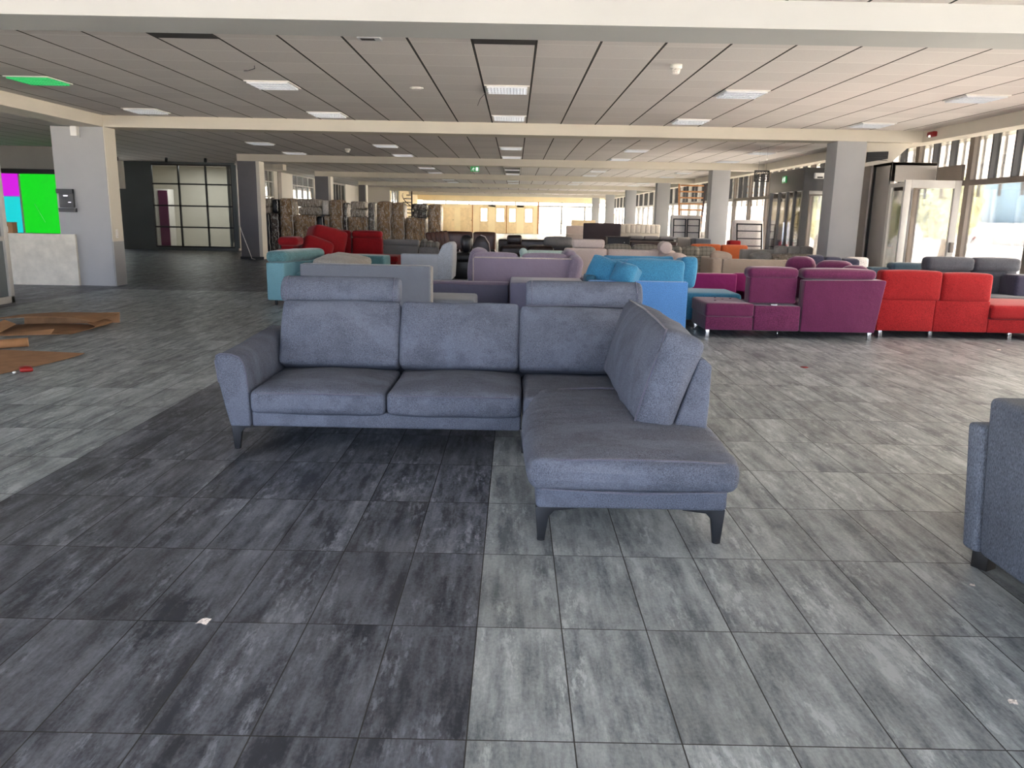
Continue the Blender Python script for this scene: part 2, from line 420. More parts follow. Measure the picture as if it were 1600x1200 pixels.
class Geo:
    """collects shapes of ONE part, in world coordinates"""
    def __init__(s): s.v, s.f, s.sm = [], [], []
    def add(s, v, f, smooth=False):
        o = len(s.v); s.v += [Vector(x) for x in v]; s.f += [[i + o for i in q] for q in f]; s.sm += [smooth] * len(f); return s
    def box(s, x0, x1, y0, y1, z0, z1, rot=None, piv=None):
        v = [Vector((x, y, z)) for x in (x0, x1) for y in (y0, y1) for z in (z0, z1)]
        if rot:
            p = Vector(piv) if piv else sum(v, Vector()) / 8
            m = Euler(rot).to_matrix(); v = [m @ (a - p) + p for a in v]
        return s.add(v, [[0, 1, 3, 2], [4, 6, 7, 5], [0, 4, 5, 1], [2, 3, 7, 6], [0, 2, 6, 4], [1, 5, 7, 3]])
    def soft(s, x0, x1, y0, y1, z0, z1, r=0.03, crown=(0, 0, 0), rot=None, wob=0, taper=0, n=None):
        c = Vector(((x0 + x1) / 2, (y0 + y1) / 2, (z0 + z1) / 2))
        v, f = soft_data((x1 - x0, y1 - y0, z1 - z0), r, crown, wob, n, taper)
        m = Euler(rot).to_matrix() if rot else Matrix.Identity(3)
        return s.add([m @ a + c for a in v], f, True)
    def tube(s, pts, r, closed=False, seg=8, r2=None):
        pts = [Vector(p) for p in pts]; n = len(pts); rings = []
        for i, p in enumerate(pts):
            a = pts[i - 1] if (i or closed) else p; b = pts[(i + 1) % n] if (i < n - 1 or closed) else p
            t = (b - a).normalized() if (b - a).length > 1e-9 else Vector((0, 0, 1))
            ref = Vector((0, 0, 1)) if abs(t.z) < 0.9 else Vector((1, 0, 0))
            e1 = t.cross(ref).normalized(); e2 = t.cross(e1)
            rr = r if r2 is None else r + (r2 - r) * i / max(1, n - 1)
            rings.append([p + (e1 * math.cos(2 * math.pi * k / seg) + e2 * math.sin(2 * math.pi * k / seg)) * rr for k in range(seg)])
        v = [x for rg in rings for x in rg]; f = []
        for i in range(n if closed else n - 1):
            j = (i + 1) % n
            for k in range(seg):
                l = (k + 1) % seg; f.append([i * seg + k, i * seg + l, j * seg + l, j * seg + k])
        if not closed:
            f.append(list(range(seg))); f.append([(n - 1) * seg + k for k in reversed(range(seg))])
        return s.add(v, f, True)
    def prism(s, poly, axis, a0, a1):
        """polygon in the two other axes, extruded along axis 0/1/2"""
        n = len(poly); v = []
        for a in (a0, a1):
            for (p, q) in poly:
                v.append((a, p, q) if axis == 0 else (p, a, q) if axis == 1 else (p, q, a))
        f = [list(range(n)), [n + i for i in reversed(range(n))]]
        for i in range(n):
            j = (i + 1) % n; f.append([i, n + i, n + j, j])
        return s.add(v, f)

def finish(name, g, mat, loc=(0, 0, 0), bevel=0.0):
    me = bpy.data.meshes.new(name)
    L = Vector(loc)
    me.from_pydata([tuple(v - L) for v in g.v], [], g.f)
    me.polygons.foreach_set('use_smooth', g.sm)
    me.update()
    bm = bmesh.new(); bm.from_mesh(me); bmesh.ops.recalc_face_normals(bm, faces=bm.faces); bm.to_mesh(me); bm.free()
    o = bpy.data.objects.new(name, me); C.objects.link(o)
    me.materials.append(M[mat])
    if bevel:
        md = o.modifiers.new('bevel', 'BEVEL'); md.width = bevel; md.segments = 3; md.limit_method = 'ANGLE'; md.angle_limit = 0.6
        for p in me.polygons: p.use_smooth = True
        md.harden_normals = False
    return o

class Thing:
    def __init__(s, name, label, cat, loc, rotz=0, group=None, kind=None):
        s.loc = Vector(loc); s.o = bpy.data.objects.new(name, None); C.objects.link(s.o)
        s.o.empty_display_size = 0.1
        s.o.location = loc; s.o.rotation_euler = (0, 0, rotz)
        if kind: s.o['kind'] = kind
        s.o['label'] = label
        if not kind: s.o['category'] = cat
        if group: s.o['group'] = group
    def part(s, name, g, mat, parent=None, bevel=0.0, label=None):
        o = finish(name, g, mat, s.loc, bevel); o.parent = parent or s.o
        if label: o['label'] = label
        return o
    def sb(s, name, mat, x0, x1, y0, y1, z0, z1, r=0.03, crown=(0, 0, 0), rot=None, wob=0, parent=None, label=None, taper=0):
        return s.part(name, Geo().soft(x0, x1, y0, y1, z0, z1, r, crown, rot, wob, taper), mat, parent, label=label)
    def legs(s, spots, z1, mat='chrome', w=0.035, name='leg'):
        for (x, y) in spots:
            s.part(name, Geo().box(x - w / 2, x + w / 2, y - w / 2, y + w / 2, 0, z1), mat, bevel=0.004)

def single(name, g, mat, label, cat, loc=(0, 0, 0), group=None, bevel=0.0, kind=None):
    o = finish(name, g, mat, loc, bevel); o.location = loc
    if kind: o['kind'] = kind
    if kind != 'structure': o['category'] = cat
    o['label'] = label
    if group: o['group'] = group
    return o
def struct(name, g, mat, label=None, bevel=0.0):
    o = finish(name, g, mat, (0, 0, 0), bevel); o['kind'] = 'structure'
    if label: o['label'] = label
    return o
def child(parent, name, g, mat, bevel=0.0, label=None):
    o = finish(name, g, mat, parent.location, bevel); o.parent = parent
    if label: o['label'] = label
    return o

# ------------------------------------------------------------------ the setting
ZB, ZC = 2.85, 3.05       # beam underside, ceiling
XR, XL = 7.6, -7.43       # right glazing line, left beam line
struct('floor', Geo().box(-17, 8.0, -4.2, 66.2, -0.12, 0.0), 'floor', 'floor of rectangular grey tiles with a dark inlaid strip')
struct('ceiling', Geo().box(-17, 7.28, -4.2, 66.2, ZC, ZC + 0.25), 'ceiling', 'suspended ceiling of grey square panels with dark slots')
struct('ground', Geo().box(8.0, 90, -40, 130, -0.35, -0.1), 'concrete', 'pale paving outside the glazing')
struct('ground', Geo().box(-60, 8.0, 66.2, 130, -0.35, -0.2), 'concrete', 'pale paving beyond the far end')
struct('ground', Geo().box(-60, 8.0, -60, -4.2, -0.35, -0.2), 'concrete', 'pale paving behind the camera')

PY = [14.75 + 9.15 * k for k in range(6)]
# cross beams
struct('ceiling_beam', Geo().box(-17, 7.28, 6.40, 6.95, ZB, ZC), 'beam_white', 'white cross beam nearest the camera').location = (0, 0, 0)
for k, y in enumerate(PY):
    x0 = -17 if k == 0 else -8.2
    struct('ceiling_beam', Geo().box(x0 if k else -7.43, 7.28, y, y + 0.5, ZB, ZC), 'beam', 'cream cross beam spanning the hall between pillars')
struct('ceiling_beam', Geo().box(7.28, 7.6, -4.2, 66.0, ZB, ZC + 0.25), 'beam', 'cream edge beam running along the top of the right glazing')
struct('ceiling_beam', Geo().box(-8.0, -7.43, -4.2, 15.25, ZB, ZC), 'beam', 'cream beam running along the left side above the partition')
struct('ceiling_beam', Geo().box(-10.2, -8.2, 28.6, 29.0, ZB, ZC), 'beam', 'short cream beam beside the glazed office wall')
# pillars: right row, left row
for k, y in enumerate(PY):
    struct('pillar', Geo().box(5.77, 6.30, y, y + 0.5, 0, ZB), 'pillar', 'grey square pillar in the right row', 0.006)
for k, y in enumerate(PY[1:3]):
    p = struct('pillar', Geo().box(-8.20, -7.66, y, y + 0.5, 0, ZB), 'pillar_dark', 'dark grey pillar in the left row', 0.006)
    child(p, 'side_panel', Geo().box(-7.66, -7.56, y + 0.02, y + 0.48, 0, ZB), 'white_wall', label='pillar side painted pale for the light on it')  # bright lit side put in as a paler colour
p = struct('pillar', Geo().box(-8.20, -7.86, PY[3], PY[3] + 0.5, 0, ZB), 'pillar_dark', 'dark grey pillar at the far left', 0.006)
child(p, 'side_panel', Geo().box(-7.86, -7.8, PY[3] + 0.02, PY[3] + 0.48, 0, ZB), 'white_wall', label='pillar side painted pale for the light on it')  # light on this side painted in as pale colour too
p2 = struct('skirting', Geo().box(-8.23, -7.53, PY[1] - 0.02, PY[1], 0, 0.08), 'frame_dark', 'dark skirting at the foot of the left pillar')
# big left pillar with painted lower return
p = struct('pillar', Geo().box(-8.39, -7.45, 14.75, 15.17, 0, ZB), 'pillar', 'broad blue-grey pillar at the left', 0.004)
child(p, 'side_panel', Geo().box(-7.45, -7.43, 14.76, 15.16, 0.82, ZB), 'beam', label='cream side of the pillar')
child(p, 'side_panel', Geo().box(-7.45, -7.43, 14.76, 15.16, 0, 0.82), 'pillar', label='grey lower side of the pillar')
# low plaster wall, wall behind the counter
struct('wall_counter', Geo().box(-11.5, -8.10, 14.70, 14.92, 0, 0.94), 'plaster', 'low scuffed white plaster wall beside the left pillar')
struct('wall_left_back', Geo().box(-17, -14.75, 22.5, 22.7, 0, ZC).box(-12.5, -11.4, 22.5, 22.7, 0, ZC).box(-14.75, -12.5, 22.5, 22.7, 2.42, ZC).box(-14.75, -12.5, 22.5, 22.7, 0, 0.68), 'grey_wall', 'grey wall behind the counter')
struct('wall_left', Geo().box(-17.2, -17, 13.0, 29.0, 0, ZC), 'grey_wall', 'grey wall of the left side')
struct('wall_left_far', Geo().box(-10.2, -10.0, 28.9, 31.3, 0, ZC).box(-10.2, -10, 31.3, 33.5, 0, 0.8).box(-10.2, -10, 33.5, 34.0, 0, ZC).box(-10.2, -10, 34.5, 36.3, 0, ZC).box(-10.2, -10, 36.3, 40.2, 0, 0.8).box(-10.2, -10, 40.2, 43.0, 0, ZC).box(-10.2, -10, 43, 47.5, 0, 0.6).box(-10.2, -10, 47.5, 51.5, 0, ZC), 'white_wall', 'white side wall with windows behind the wrapped furniture')
struct('trim_1', Geo().box(-10.22, -9.98, 34.0, 34.5, 0, ZC), 'frame_brown', 'brown post between the left side windows')
struct('wall_left_return', Geo().box(-10.0, -8.0, 51.3, 51.5, 0, ZC), 'white_wall', 'white return wall at the far left')
struct('wall_left_end', Geo().box(-8.2, -8.0, 51.5, 52.0, 0, ZC).box(-8.2, -8.0, 52, 55.5, 0, 0.8).box(-8.2, -8.0, 55.5, 66, 0, ZC), 'yellow_wall', 'warm white side wall at the far left end')

def window(n, axis, pos, a0, a1, z0, z1, bars_v, bars_h, fmat='frame_grey', w=0.05, d=0.08, pane='glass', label=None, edge=None):
    """framed window in a plane: axis 0 = plane x=pos running along y; axis 1 = plane y=pos running along x"""
    g = Geo(); e = edge or w
    def b(s0, s1, t0, t1):
        if axis == 0: g.box(pos - d / 2, pos + d / 2, s0, s1, t0, t1)
        else: g.box(s0, s1, pos - d / 2, pos + d / 2, t0, t1)
    b(a0, a0 + e, z0, z1); b(a1 - e, a1, z0, z1); b(a0 + e, a1 - e, z0, z0 + e); b(a0 + e, a1 - e, z1 - e, z1)
    for v in bars_v: b(v - w / 2, v + w / 2, z0 + e, z1 - e)
    for h in bars_h: b(a0 + e, a1 - e, h - w / 2, h + w / 2)
    o = struct('window_%d' % n, g, fmat, label)
    p = Geo()
    if axis == 0: p.box(pos - 0.004, pos + 0.004, a0 + 0.01, a1 - 0.01, z0 + 0.01, z1 - 0.01)
    else: p.box(a0 + 0.01, a1 - 0.01, pos - 0.004, pos + 0.004, z0 + 0.01, z1 - 0.01)
    child(o, 'pane', p, pane)
    return o

WN = 1
# right glazing: wide posts every 1.83 m, transom at 2.1 m, two fins in each upper light
y = -4.2
first = 13.79 - 1.83 * 10
ys = [first + 1.83 * i for i in range(0, 44)]
for i, y in enumerate(ys):
    y1 = y + 1.83
    if y1 > 66.3: break
    in_b = 13.7 < y < 17.0 and False
    z0 = 0.0
    o = window(WN, 0, XR + 0.1, y, y1, z0, 2.98, [], [2.12], 'frame_brown' if y1 < 30 else 'frame_light', 0.09, 0.10, 'glass', 'glazed bay of the right hand wall', edge=0.07)
    child(o, 'fin', Geo().box(XR + 0.04, XR + 0.16, y + 0.60, y + 0.64, 2.16, 2.98).box(XR + 0.04, XR + 0.16, y + 1.20, y + 1.24, 2.16, 2.98), 'frame_dark')
    child(o, 'outer_bar', Geo().box(XR + 0.42, XR + 0.46, y + 0.30, y + 0.34, 1.9, 3.3).box(XR + 0.42, XR + 0.46, y + 0.92, y + 0.96, 1.9, 3.3).box(XR + 0.42, XR + 0.46, y + 1.52, y + 1.56, 1.9, 3.3), 'frame_grey')
    child(o, 'sill', Geo().box(XR, XR + 0.05, y, y1, 0, 0.28), 'frame_grey')
    WN += 1
struct('roof_edge_sunshade', Geo().box(7.6, 8.7, -4.2, 66.2, 2.98, 3.3), 'beam', 'roof edge above the right glazing, its overhang added to block the sun')  # overhang lengthened to keep direct sun off the floor
# behind the camera
for i in range(8):
    x = -7.4 + i * 1.87
    window(WN, 1, -4.2, x, x + 1.87, 0, ZC, [], [2.4], 'frame_grey', 0.07, 0.1, label='glazed bay behind the camera'); WN += 1
for i in range(5):
    x = -17 + i * 1.92
    window(WN, 1, -4.2, x, x + 1.92, 0, ZC, [], [2.4], 'frame_grey', 0.07, 0.1, label='glazed bay behind the camera to the left'); WN += 1
for i in range(9):
    y = -4.1 + i * 1.9
    window(WN, 0, -17.1, y, y + 1.9, 0, ZC, [], [2.4], 'frame_grey', 0.07, 0.1, label='glazed bay of the left wall outside the photo'); WN += 1
struct('ground', Geo().box(-60, -17.2, -4.2, 29.0, -0.35, -0.1), 'concrete', 'pale paving outside the left glazing')
# left side windows
window(WN, 0, -10.08, 31.3, 33.5, 0.8, ZC, [31.85, 32.4, 32.95], [1.4, 2.0, 2.6], 'frame_light', 0.035, label='gridded window behind the first wrapped stack'); WN += 1
window(WN, 0, -10.08, 36.3, 40.2, 0.8, ZC, [37.2, 38.2, 39.2], [1.4, 2.0, 2.6], 'frame_light', 0.035, label='gridded window behind the wrapped stacks'); WN += 1
window(WN, 0, -10.08, 43.0, 47.5, 0.6, ZC, [43.7, 44.4, 45.1, 45.8, 46.5], [2.0], 'frame_grey', 0.09, label='window with tall dim panels beyond the second left pillar', pane='glass_dark'); WN += 1
window(WN, 0, -8.1, 52.0, 55.5, 0.8, ZC, [53.2, 54.4], [], 'frame_light', 0.1, label='bright window at the far left end'); WN += 1
# building seen through the left windows
struct('building_outside', Geo().box(-26, -24, 20, 75, -0.3, 7), 'facade_blue', 'pale building outside the left windows')
struct('ground', Geo().box(-60, -10.2, 29.0, 66.2, -0.35, -0.2), 'concrete', 'pale paving outside the left windows')

# far wall
YF = 66.0
g = Geo().box(-8.0, 1.85, YF, YF + 0.15, 0, 2.24).box(-8, 7.6, YF, YF + 0.15, 2.58, ZC).box(-8, 1.85, YF, YF + 0.15, 2.24, 2.27)
# door apertures are modelled as glazed doors in front of the wall plane
far = struct('wall_far', Geo().box(-8.0, -2.95, YF, YF + 0.15, 0, 2.25)
       .box(-2.2, -1.65, YF, YF + 0.15, 0, 2.25).box(-0.8, -0.6, YF, YF + 0.15, 0, 2.25).box(0.12, 0.7, YF, YF + 0.15, 0, 2.25)
       .box(1.5, 1.85, YF, YF + 0.15, 0, 2.25).box(-8, 7.6, YF, YF + 0.15, 2.56, ZC)
       .box(-2.95, 1.5, YF, YF + 0.15, 2.12, 2.25), 'yellow_wall', 'warm yellow end wall with doors')
for n, (x0, x1) in enumerate([(-2.95, -2.2), (-1.65, -0.8), (-0.6, 0.12), (0.7, 1.5)]):
    z0 = 0.95
    d = struct('door_%d' % (n + 1), Geo().box(x0, x1, YF + 0.02, YF + 0.07, 0, z0).box(x0, x1, YF + 0.02, YF + 0.07, 1.98, 2.12)
               .box(x0, x0 + 0.13, YF + 0.02, YF + 0.07, z0, 1.98).box(x1 - 0.13, x1, YF + 0.02, YF + 0.07, z0, 1.98), 'wood_pale', 'pale wooden door with a tall glass light in the far wall')
    child(d, 'pane', Geo().box(x0 + 0.1, x1 - 0.1, YF + 0.04, YF + 0.05, z0 - 0.02, 2.0), 'glass')
    child(d, 'door_handle', Geo().box(x1 - 0.1, x1 - 0.06, YF - 0.03, YF + 0.03, 0.98, 1.06), 'chrome')
for n, (x0, x1) in enumerate([(-5.9, -5.0), (-4.5, -3.5)]):
    d = struct('door_%d' % (n + 5), Geo().box(x0, x1, YF - 0.03, YF, 0, 2.0), 'wood_pale', 'plain pale door in the far wall', 0.005)
    child(d, 'door_handle', Geo().box(x1 - 0.12, x1 - 0.07, YF - 0.07, YF - 0.03, 0.98, 1.04), 'chrome')
struct('trim_2', Geo().box(-3.55, -3.47, YF - 0.04, YF, 0, 2.25).box(-0.75, -0.67, YF - 0.04, YF, 0, 2.25).box(1.82, 1.92, YF - 0.04, YF + 0.1, 0, 2.56), 'wood', 'brown upright strips on the far wall')
for i in range(8):
    x = -7.6 + i * 1.9
    window(WN, 1, YF + 0.08, x, min(x + 1.9, 7.6), 2.25, 2.56, [x + 0.95], [], 'frame_light', 0.05, label='narrow clerestory window above the far doors'); WN += 1
for i in range(3):
    x = 1.9 + i * 1.9
    window(WN, 1, YF + 0.08, x, x + 1.9, 0, 2.25, [], [0.9], 'frame_grey', 0.07, label='tall window right of the far doors'); WN += 1

for n, (x, yy) in enumerate(((-5.0, 56.5), (-1.5, 56.5), (2.0, 56.5), (-5.0, 63.5), (-1.5, 63.5), (2.0, 63.5))):  # glowing strips added to brighten the far end
    tl = Thing('fill_strip', '%s added fill strip on the ceiling in the %s far bay before the end wall' % (('left', 'middle', 'right')[n % 3], 'nearer' if n < 3 else 'last'), 'ceiling light', (x, yy, ZC), group='added fill strips')
    tl.part('housing', Geo().box(x - 0.75, x + 0.75, yy - 0.12, yy + 0.12, ZC - 0.03, ZC), 'white')
    tl.part('tube', Geo().box(x - 0.72, x + 0.72, yy - 0.09, yy + 0.09, ZC - 0.06, ZC - 0.03), 'fill_strip_glow')

# glazed office wall at the left
YG = 28.5
off = struct('wall_office', Geo().box(-14.2, -12.82, YG, YG + 0.12, 0, ZC).box(-12.82, -9.9, YG, YG + 0.12, 2.98, ZC)
       .box(-12.82, -9.9, YG, YG + 0.12, 0, 0.1).box(-10.0, -9.85, YG, YG + 0.12, 0.1, 2.98), 'dark_wall', 'dark grey office wall with a gridded window')
w = window(WN, 1, YG + 0.05, -12.85, -9.98, 0.1, 2.98, [-11.88, -10.92], [0.81, 1.55, 2.30], 'frame_dark', 0.05, 0.08, 'glass_dark', 'gridded dark framed office window'); WN += 1
struct('wall_office_back', Geo().box(-14.2, -10.2, 31.4, 31.5, 0, ZC).box(-14.3, -14.2, 28.5, 31.5, 0, ZC).box(-10.2, -10.1, 28.62, 28.9, 0, ZC), 'white_wall', 'pale wall inside the glazed office')
struct('floor_office', Geo().box(-14.2, -10.2, 28.6, 31.4, 0.0, 0.02), 'grey_wall', 'office floor')
o_l = bpy.data.lights.new('office_fill', 'AREA'); o_l.energy = 15; o_l.size = 1.2; o_l.color = (1, 0.97, 0.92)  # area light added to brighten the office interior, no fitting
o_o = bpy.data.objects.new('office_fill', o_l); C.objects.link(o_o); o_o.location = (-11.8, 29.6, 3.0)
struct('window_glow_blocker', Geo().box(-14.8, -12.45, 22.62, 22.7, 0.6, 2.5), 'grey_wall', 'added unseen board blocking the rear glow of the coloured window')  # added to keep the film panels' glow out of the office glass
t = Thing('office_cupboard', 'white and plum office cupboard seen through the gridded window', 'cupboard', (-13.35, 30.3, 0.02))
t.part('body', Geo().box(-13.72, -12.92, 30.0, 30.5, 0.02, 2.15), 'offwhite', bevel=0.01)
t.part('door', Geo().box(-13.28, -12.94, 29.97, 30.0, 0.06, 2.1), 'purple', label='plum cupboard door')
# left behind: wall bits near the pillar (dark recess with white panel)
struct('trim_3', Geo().box(-14.35, -13.75, 28.38, 28.5, 2.1, ZC), 'white_wall', 'pale panel at the top corner of the office wall')

# ------------------------------------------------------------------ coloured backlit window and counter items
YB = 22.5
t = Thing('coloured_window', 'window filled with glowing magenta, cyan and green film panels', 'window', (-13.6, YB + 0.05, 0.68))
t.part('frame', Geo().box(-14.78, -14.72, YB - 0.03, YB + 0.1, 0.68, 2.42).box(-12.53, -12.47, YB - 0.03, YB + 0.1, 0.68, 2.42).box(-13.82, -13.78, YB - 0.03, YB + 0.1, 0.68, 2.30), 'frame_light')
t.part('blind_box', Geo().box(-14.75, -12.5, YB - 0.08, YB + 0.05, 2.31, 2.44), 'black')
t.part('film_panel', Geo().box(-14.72, -13.82, YB + 0.02, YB + 0.04, 1.70, 2.31), 'magenta_glow', label='magenta film')
t.part('film_panel', Geo().box(-14.72, -13.62, YB + 0.02, YB + 0.04, 0.70, 1.69), 'cyan_glow', label='cyan film')
t.part('film_panel', Geo().box(-13.78, -12.53, YB + 0.015, YB + 0.035, 0.70, 2.31), 'green_glow', label='green film')
t.part('scratch', Geo().tube([(-13.45, YB + 0.01, 1.5), (-13.2, YB + 0.01, 1.0)], 0.005), 'white')

t = Thing('cardboard_box', 'brown cardboard box on the white plaster counter wall', 'box', (-9.38, 14.85, 0.94))
t.part('body', Geo().box(-9.50, -9.27, 14.76, 14.90, 0.94, 1.13), 'card', bevel=0.003)
t.part('label', Geo().box(-9.42, -9.36, 14.755, 14.76, 0.96, 1.06), 'white', label='pale paper label')
t.part('flap', Geo().box(-9.50, -9.27, 14.74, 14.92, 1.13, 1.136), 'card')
t = Thing('storage_box', 'white box beside the cardboard box on the counter wall', 'box', (-9.6, 14.85, 0.94))
t.part('body', Geo().box(-9.74, -9.53, 14.76, 14.90, 0.94, 1.08), 'white', bevel=0.004)
t.part('lid', Geo().box(-9.75, -9.52, 14.75, 14.91, 1.08, 1.12), 'dark_wall', bevel=0.004, label='dark lid')

t = Thing('wall_box', 'small grey metal box between two black strips on the left pillar', 'box', (-8.21, 14.75, 1.34))
t.part('housing', Geo().box(-8.33, -8.07, 14.70, 14.75, 1.42, 1.67), 'frame_dark', bevel=0.004)
t.part('mounting_strip', Geo().box(-8.37, -8.07, 14.69, 14.75, 1.67, 1.75), 'black', label='black upper strip')
t.part('mounting_strip', Geo().box(-8.35, -8.04, 14.69, 14.75, 1.34, 1.41), 'black', label='black lower strip')
t.part('lock', Geo().box(-8.24, -8.16, 14.69, 14.70, 1.62, 1.64), 'chrome')
t.part('handle', Geo().box(-8.16, -8.11, 14.69, 14.70, 1.51, 1.52), 'chrome')

t = Thing('junction_box', 'white square conduit box at the top of the left pillar', 'box', (-7.94, 14.75, 2.68))
t.part('housing', Geo().box(-8.0, -7.89, 14.68, 14.75, 2.68, 2.85), 'white', bevel=0.004)
t.part('conduit', Geo().tube([(-7.87, 14.73, 2.66), (-7.87, 14.73, 2.85)], 0.012), 'white')
t = Thing('light_switch', 'double white light switch on the cream side of the left pillar', 'switch', (-7.43, 14.92, 0.88))
t.part('plate', Geo().box(-7.43, -7.42, 14.87, 14.95, 0.88, 1.04), 'white', bevel=0.003)
t.part('rocker', Geo().box(-7.42, -7.412, 14.885, 14.935, 0.97, 1.02), 'offwhite', bevel=0.002)
t.part('rocker', Geo().box(-7.42, -7.412, 14.885, 14.935, 0.90, 0.95), 'offwhite', bevel=0.002)

# nearer glazed partition at the extreme left
g = Geo()
for yy in (7.2, 8.75, 10.3, 11.82): g.box(-7.66, -7.56, yy, yy + 0.09, 0, ZB)
g.box(-7.66, -7.56, 7.2, 11.9, 0, 0.1).box(-7.65, -7.57, 7.2, 11.9, 0.92, 0.99).box(-7.66, -7.56, 7.2, 11.9, 2.72, 2.85)
t = Thing('glazed_partition', 'grey framed glass partition cut by the left edge of the photo', 'partition', (-7.6, 9.5, 0))
t.part('frame', g, 'frame_light', bevel=0.004)
t.part('pane', Geo().box(-7.615, -7.605, 7.25, 11.85, 0.99, 2.72), 'glass_dark', label='clear upper glass')
t.part('blind', Geo().box(-7.63, -7.60, 7.25, 11.85, 0.1, 0.92), 'dark_wall', label='dark lower panel')

# cable on the second left pillar
single('cable', Geo().tube([(-8.215, PY[1] - 0.03, 2.84), (-8.215, PY[1] - 0.03, 2.0), (-8.21, PY[1] - 0.03, 1.0), (-8.13, PY[1] - 0.04, 0.75), (-7.95, PY[1] - 0.06, 0.25), (-7.86, PY[1] - 0.12, 0.03), (-7.7, PY[1] - 0.3, 0.012)], 0.012),
       'white', 'white cable running down the dark left pillar to the floor', 'cable')

# ------------------------------------------------------------------ entrance vestibules on the right
t = Thing('entrance_vestibule', 'anthracite entrance vestibule with glass doors behind the near right pillar', 'vestibule', (6.9, 18.6, 0))
t.part('header', Geo().box(6.20, 7.55, 17.5, 19.8, 2.08, 2.56), 'portal_dark', bevel=0.01)
fr = Geo()
for (x, yy) in ((6.20, 17.5), (7.47, 17.5), (6.20, 19.72)): fr.box(x, x + 0.08, yy, yy + 0.08, 0, 2.08)
for yy in (18.05, 18.55, 19.1): fr.box(6.21, 6.27, yy, yy + 0.07, 0, 2.08)
fr.box(6.28, 7.47, 17.51, 17.57, 0, 0.12).box(6.28, 6.34, 17.51, 17.57, 0.12, 2.08).box(6.21, 6.27, 17.5, 19.8, 0, 0.08)
t.part('frame', fr, 'portal_dark')
t.part('pane', Geo().box(6.34, 7.47, 17.535, 17.545, 0.12, 2.08), 'glass', label='side glass')
t.part('door_leaf', Geo().box(6.235, 6.245, 17.6, 18.55, 0.08, 2.06), 'glass', label='sliding glass leaf')
t.part('door_leaf', Geo().box(6.235, 6.245, 18.6, 19.7, 0.08, 2.06), 'glass', label='sliding glass leaf')
t.part('door_handle', Geo().box(6.17, 6.20, 18.5, 18.53, 0.9, 1.4), 'chrome')

def exit_sign(name, label, loc, face, hang=0.0):
    x, y, z = loc; t = Thing(name, label, 'sign', loc)
    w, h = 0.13, 0.075
    if face == 'y':
        t.part('housing', Geo().box(x - w, x + w, y, y + 0.03, z - h, z + h), 'exit_green', bevel=0.004)
        B = lambda a, b, c, d, r=None: Geo().box(x + a, x + b, y - 0.004, y, z + c, z + d, r)
        P_ = lambda u, v: (x + u, y - 0.003, z + v)
    else:
        t.part('housing', Geo().box(x, x + 0.03, y - w, y + w, z - h, z + h), 'exit_green', bevel=0.004)
        B = lambda a, b, c, d, r=None: Geo().box(x - 0.004, x, y - b, y - a, z + c, z + d, r)
        P_ = lambda u, v: (x - 0.003, y - u, z + v)
    t.part('doorway', B(0.03, 0.10, -0.05, 0.05), 'exit_white', label='white doorway symbol')
    f = Geo()
    f.tube([P_(-0.025, 0.045), P_(-0.027, 0.035)], 0.010, seg=6)
    f.tube([P_(-0.035, 0.025), P_(-0.05, -0.01)], 0.009, seg=6)
    f.tube([P_(-0.05, -0.01), P_(-0.03, -0.03), P_(-0.035, -0.055)], 0.006, seg=6)
    f.tube([P_(-0.05, -0.01), P_(-0.07, -0.028), P_(-0.095, -0.03)], 0.006, seg=6)
    f.tube([P_(-0.035, 0.02), P_(-0.015, 0.005), P_(0.005, 0.012)], 0.005, seg=6)
    f.tube([P_(-0.035, 0.022), P_(-0.06, 0.02), P_(-0.07, 0.0)], 0.005, seg=6)
    t.part('running_figure', f, 'exit_white', label='white running figure')
    if hang: t.part('hanger', Geo().box(x - 0.01, x + 0.01, y + 0.005, y + 0.025, z + h, z + h + hang), 'white')
exit_sign('exit_sign', 'green exit sign hanging below the second cream beam', (-1.22, PY[1] + 0.1, 2.755), 'y', 0.03)
exit_sign('exit_sign', 'green exit sign on the anthracite vestibule header', (6.16, 18.7, 2.36), 'x')
t = Thing('door_sensor', 'white motion sensor above the vestibule side glass', 'sensor', (6.5, 17.5, 2.38))
t.part('housing', Geo().soft(6.40, 6.62, 17.42, 17.503, 2.33, 2.45, 0.02), 'white')
t.part('lens', Geo().box(6.45, 6.57, 17.41, 17.42, 2.34, 2.37), 'black')

# second, nearer vestibule in brushed grey
t = Thing('side_entrance', 'brushed grey entrance box with a light framed glass door at the right wall', 'vestibule', (7.1, 15.2, 0))
t.part('casing', Geo().box(6.75, 6.82, 14.65, 16.3, 0, 2.5).box(6.75, 7.56, 14.65, 14.72, 2.16, 2.5).box(6.75, 7.56, 14.65, 16.3, 2.44, 2.5), 'portal_grey', bevel=0.006)
t.part('side_panel', Geo().box(6.66, 6.70, 15.3, 16.9, 0, 2.48), 'portal_grey', bevel=0.004)
t.part('seam_strip', Geo().box(6.735, 6.75, 15.28, 15.33, 0, 2.45), 'frame_dark')
t.part('top_box', Geo().box(7.57, 7.62, 13.85, 14.65, 2.16, 2.42), 'frame_brown')
dl = t.part('door_frame', Geo().box(6.60, 6.71, 13.77, 13.83, 0, 2.15).box(7.45, 7.56, 13.77, 13.83, 0, 2.15).box(6.71, 7.45, 13.77, 13.83, 2.02, 2.15).box(6.71, 7.45, 13.77, 13.83, 0, 0.12), 'frame_light', bevel=0.004)
t.part('pane', Geo().box(6.71, 7.45, 13.796, 13.804, 0.12, 2.02), 'glass', parent=dl)
